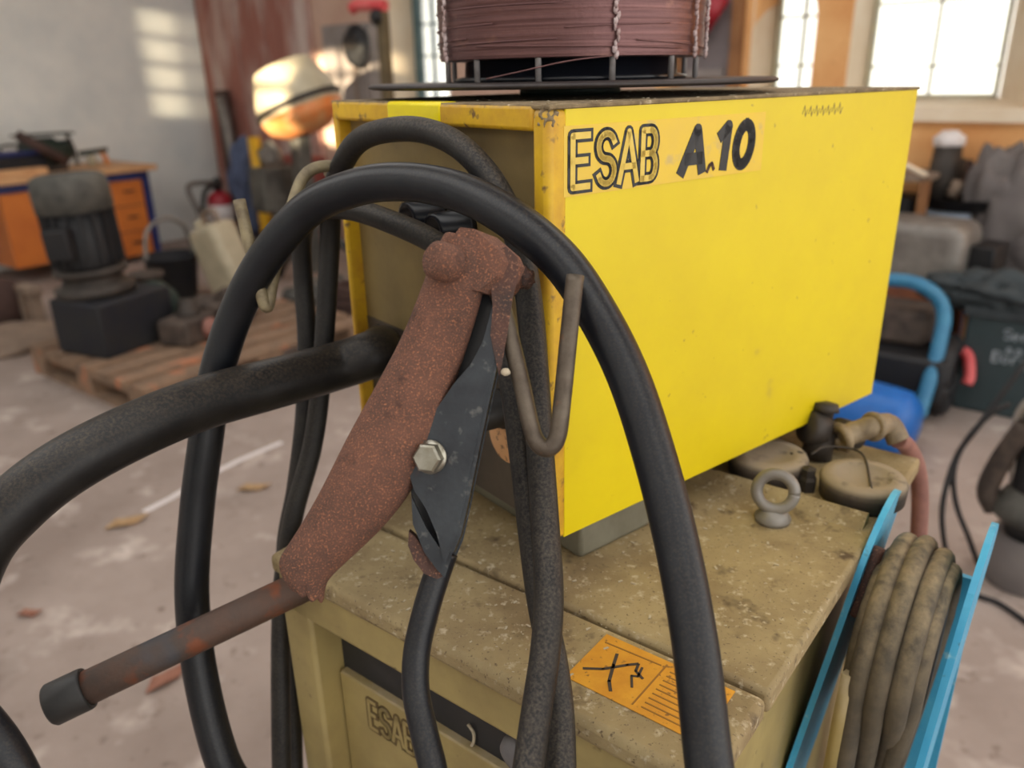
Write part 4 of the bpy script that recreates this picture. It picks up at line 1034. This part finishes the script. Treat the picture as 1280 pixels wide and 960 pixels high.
# blue compressor
bc = thing('air_compressor', gz(1150, 545, 0), 'blue air compressor with tube handle behind the yellow box', 'compressor')
d_ = 3.15
p = [at(1085, 352, d_ + .1), at(1120, 350, d_ + .05), at(1150, 356, d_), at(1172, 372, d_), at(1180, 395, d_), at(1174, 430, d_), at(1162, 475, d_), at(1148, 520, d_)]
MB().tube(p, .028, 12).obj('handle', 'comp_blue', bc, 'blue tube handle')
c = at(1098, 522, 3.05)
F = basis(c, V + U * .15)
MB().lathe(F, [(0, -.14), (.09, -.13), (.125, -.09), (.13, -.04), (.14, .4), (.13, .46), (.08, .5), (0, .51)], 36).obj('tank', 'tank_blue', bc, 'bright blue tank')
c = at(1178, 490, 3.3)
Fw = basis(Vc((c.x, c.y, .17)) + V * .0, V)
MB().torus(Fw, .13, .04, 36, 14).obj('wheel', 'motor_black', bc, 'black wheel')
MB().cyl(Fw, .095, -.02, .02, 28).obj('wheel_disc', 'grey_metal', bc)
MB().blob(at(1176, 450, 3.5), .1, .05, .13, .2, 2, F=ROOM, sub=3).obj('guard', 'motor_grey', bc)
MB().tube([at(1198, 436, 3.3), at(1210, 445, 3.28), at(1212, 470, 3.26), at(1208, 480, 3.26)], .022, 10).obj('red_lever', 'pink_red', bc, 'red lever')
MB().box(Mx.Translation(at(1125, 395, 3.35)) @ ROOM, -.10, .10, -.13, .14, -.10, .06, .03).obj('pump_head', 'scrap', bc)
MB().box(Mx.Translation(at(1125, 440, 3.32)) @ ROOM, -.14, .14, -.2, .16, -.16, .03, .02).obj('motor', 'motor_black', bc)
MB().lathe(basis(at(1140, 405, 3.3), -U), [(0, 0), (.05, 0), (.05, .05), (0, .055)], 20).obj('filter', 'cream_can', bc)
for dx in (0, .35): MB().box(Mx.Translation(at(1105, 560, 3.05) + V * dx) @ ROOM, -.03, .03, -.03, .03, -.25, .0).obj('foot', 'motor_black', bc)
# submersible pump at the right edge
c = gz(1272, 725, 0)
pm = thing('drain_pump', c, 'black and silver drainage pump at the right edge of the picture', 'pump')
F = Mx.Translation(c) @ ROOM
d_ = (c - CAM).dot(fwd)
def zof(py): 
    r = ray(1272, py); return CH + r.z * (c - CAM).dot(U) / r.dot(U)
z = [zof(y) for y in (725, 665, 640, 605, 555, 525, 488, 465)]
MB().lathe(F, [(0, 0), (.085, 0), (.09, .01), (.085, z[1]), (0, z[1])], 36).obj('base', 'tarp', pm, 'grey base')
MB().lathe(F, [(0, z[1]), (.06, z[1]), (.07, z[2]), (0, z[2])], 36).obj('intake', 'motor_black', pm)
MB().lathe(F, [(0, z[2]), (.095, z[2] - .004), (.105, z[2] + .01), (.10, z[2] + .03), (.07, z[3]), (0, z[3])], 36).obj('collar', 'motor_grey', pm)
MB().lathe(F, [(0, z[3] - .02), (.062, z[3] - .02), (.066, z[3]), (.066, z[4]), (.055, z[4] + .02), (0, z[4] + .02)], 36).obj('body', 'motor_black', pm)
MB().lathe(F, [(0, z[4]), (.05, z[4] + .01), (.05, z[5]), (0, z[5])], 32).obj('neck', 'silver', pm)
MB().box(F, -.05, .05, -.03, .06, z[5], z[6], .008).obj('switch_box', 'beige_plastic', pm, 'beige switch box')
MB().lathe(F, [(0, z[6]), (.03, z[6]), (.035, z[7] - .01), (.02, z[7] + .02), (0, z[7] + .02)], 24).obj('top_knob', 'silver', pm)
MB().tube([F @ Vc((0, .06, z[3])), F @ Vc((0, .085, z[5])), F @ Vc((0, .05, z[6] + .01))], .012, 10).obj('side_pipe', 'silver', pm)
MB().tube([F @ Vc((-.02, .06, z[5])), F @ Vc((-.02, .10, z[4] - .05)), F @ Vc((-.02, .115, z[3] - .03)), F @ Vc((-.02, .09, z[2]))], .028, 12).obj('side_hose', 'scrap', pm)
# its black cables
p = [at(1300, 430, 2.1), at(1262, 480, 2.12), at(1225, 530, 2.15), at(1196, 570, 2.2), at(1180, 620, 2.22), at(1178, 660, 2.25), gz(1188, 705, .008), gz(1215, 740, .008), gz(1250, 755, .008), gz(1300, 790, .008)]
mb = MB().tube(p, .0075, 10)
p = [at(1262, 505, 2.2), at(1235, 520, 2.2), at(1205, 555, 2.22), at(1192, 590, 2.22), at(1195, 630, 2.24), at(1210, 670, 2.25), gz(1228, 712, .008), gz(1262, 732, .008), gz(1310, 745, .008)]
mb.tube(p, .0075, 10)
solo(mb, 'pump_cable', 'motor_black', 'black double cable curving down to the floor left of the drainage pump', 'cable')

# ================================================================ LIGHT
w = bpy.data.worlds.new('sky'); sc.world = w; w.use_nodes = True
bg = w.node_tree.nodes['Background']; bg.inputs[0].default_value = (1.0, .97, .93, 1); bg.inputs[1].default_value = 2.4
sd = W(1, .25, 0) - Z * .10
sun = bpy.data.lights.new('sun', 'SUN'); sun.energy = 20; sun.angle = .009; sun.color = (1, .82, .55)
so = bpy.data.objects.new('sun', sun); C.objects.link(so)
so.rotation_euler = (-sd).to_track_quat('Z', 'Y').to_euler(); so.location = W(-6, 3, 4)
vs_ = sc.view_settings
vs_.view_transform = 'Standard'; vs_.look = 'None'; vs_.gamma = 1; vs_.use_curve_mapping = False; vs_.exposure = -0.1
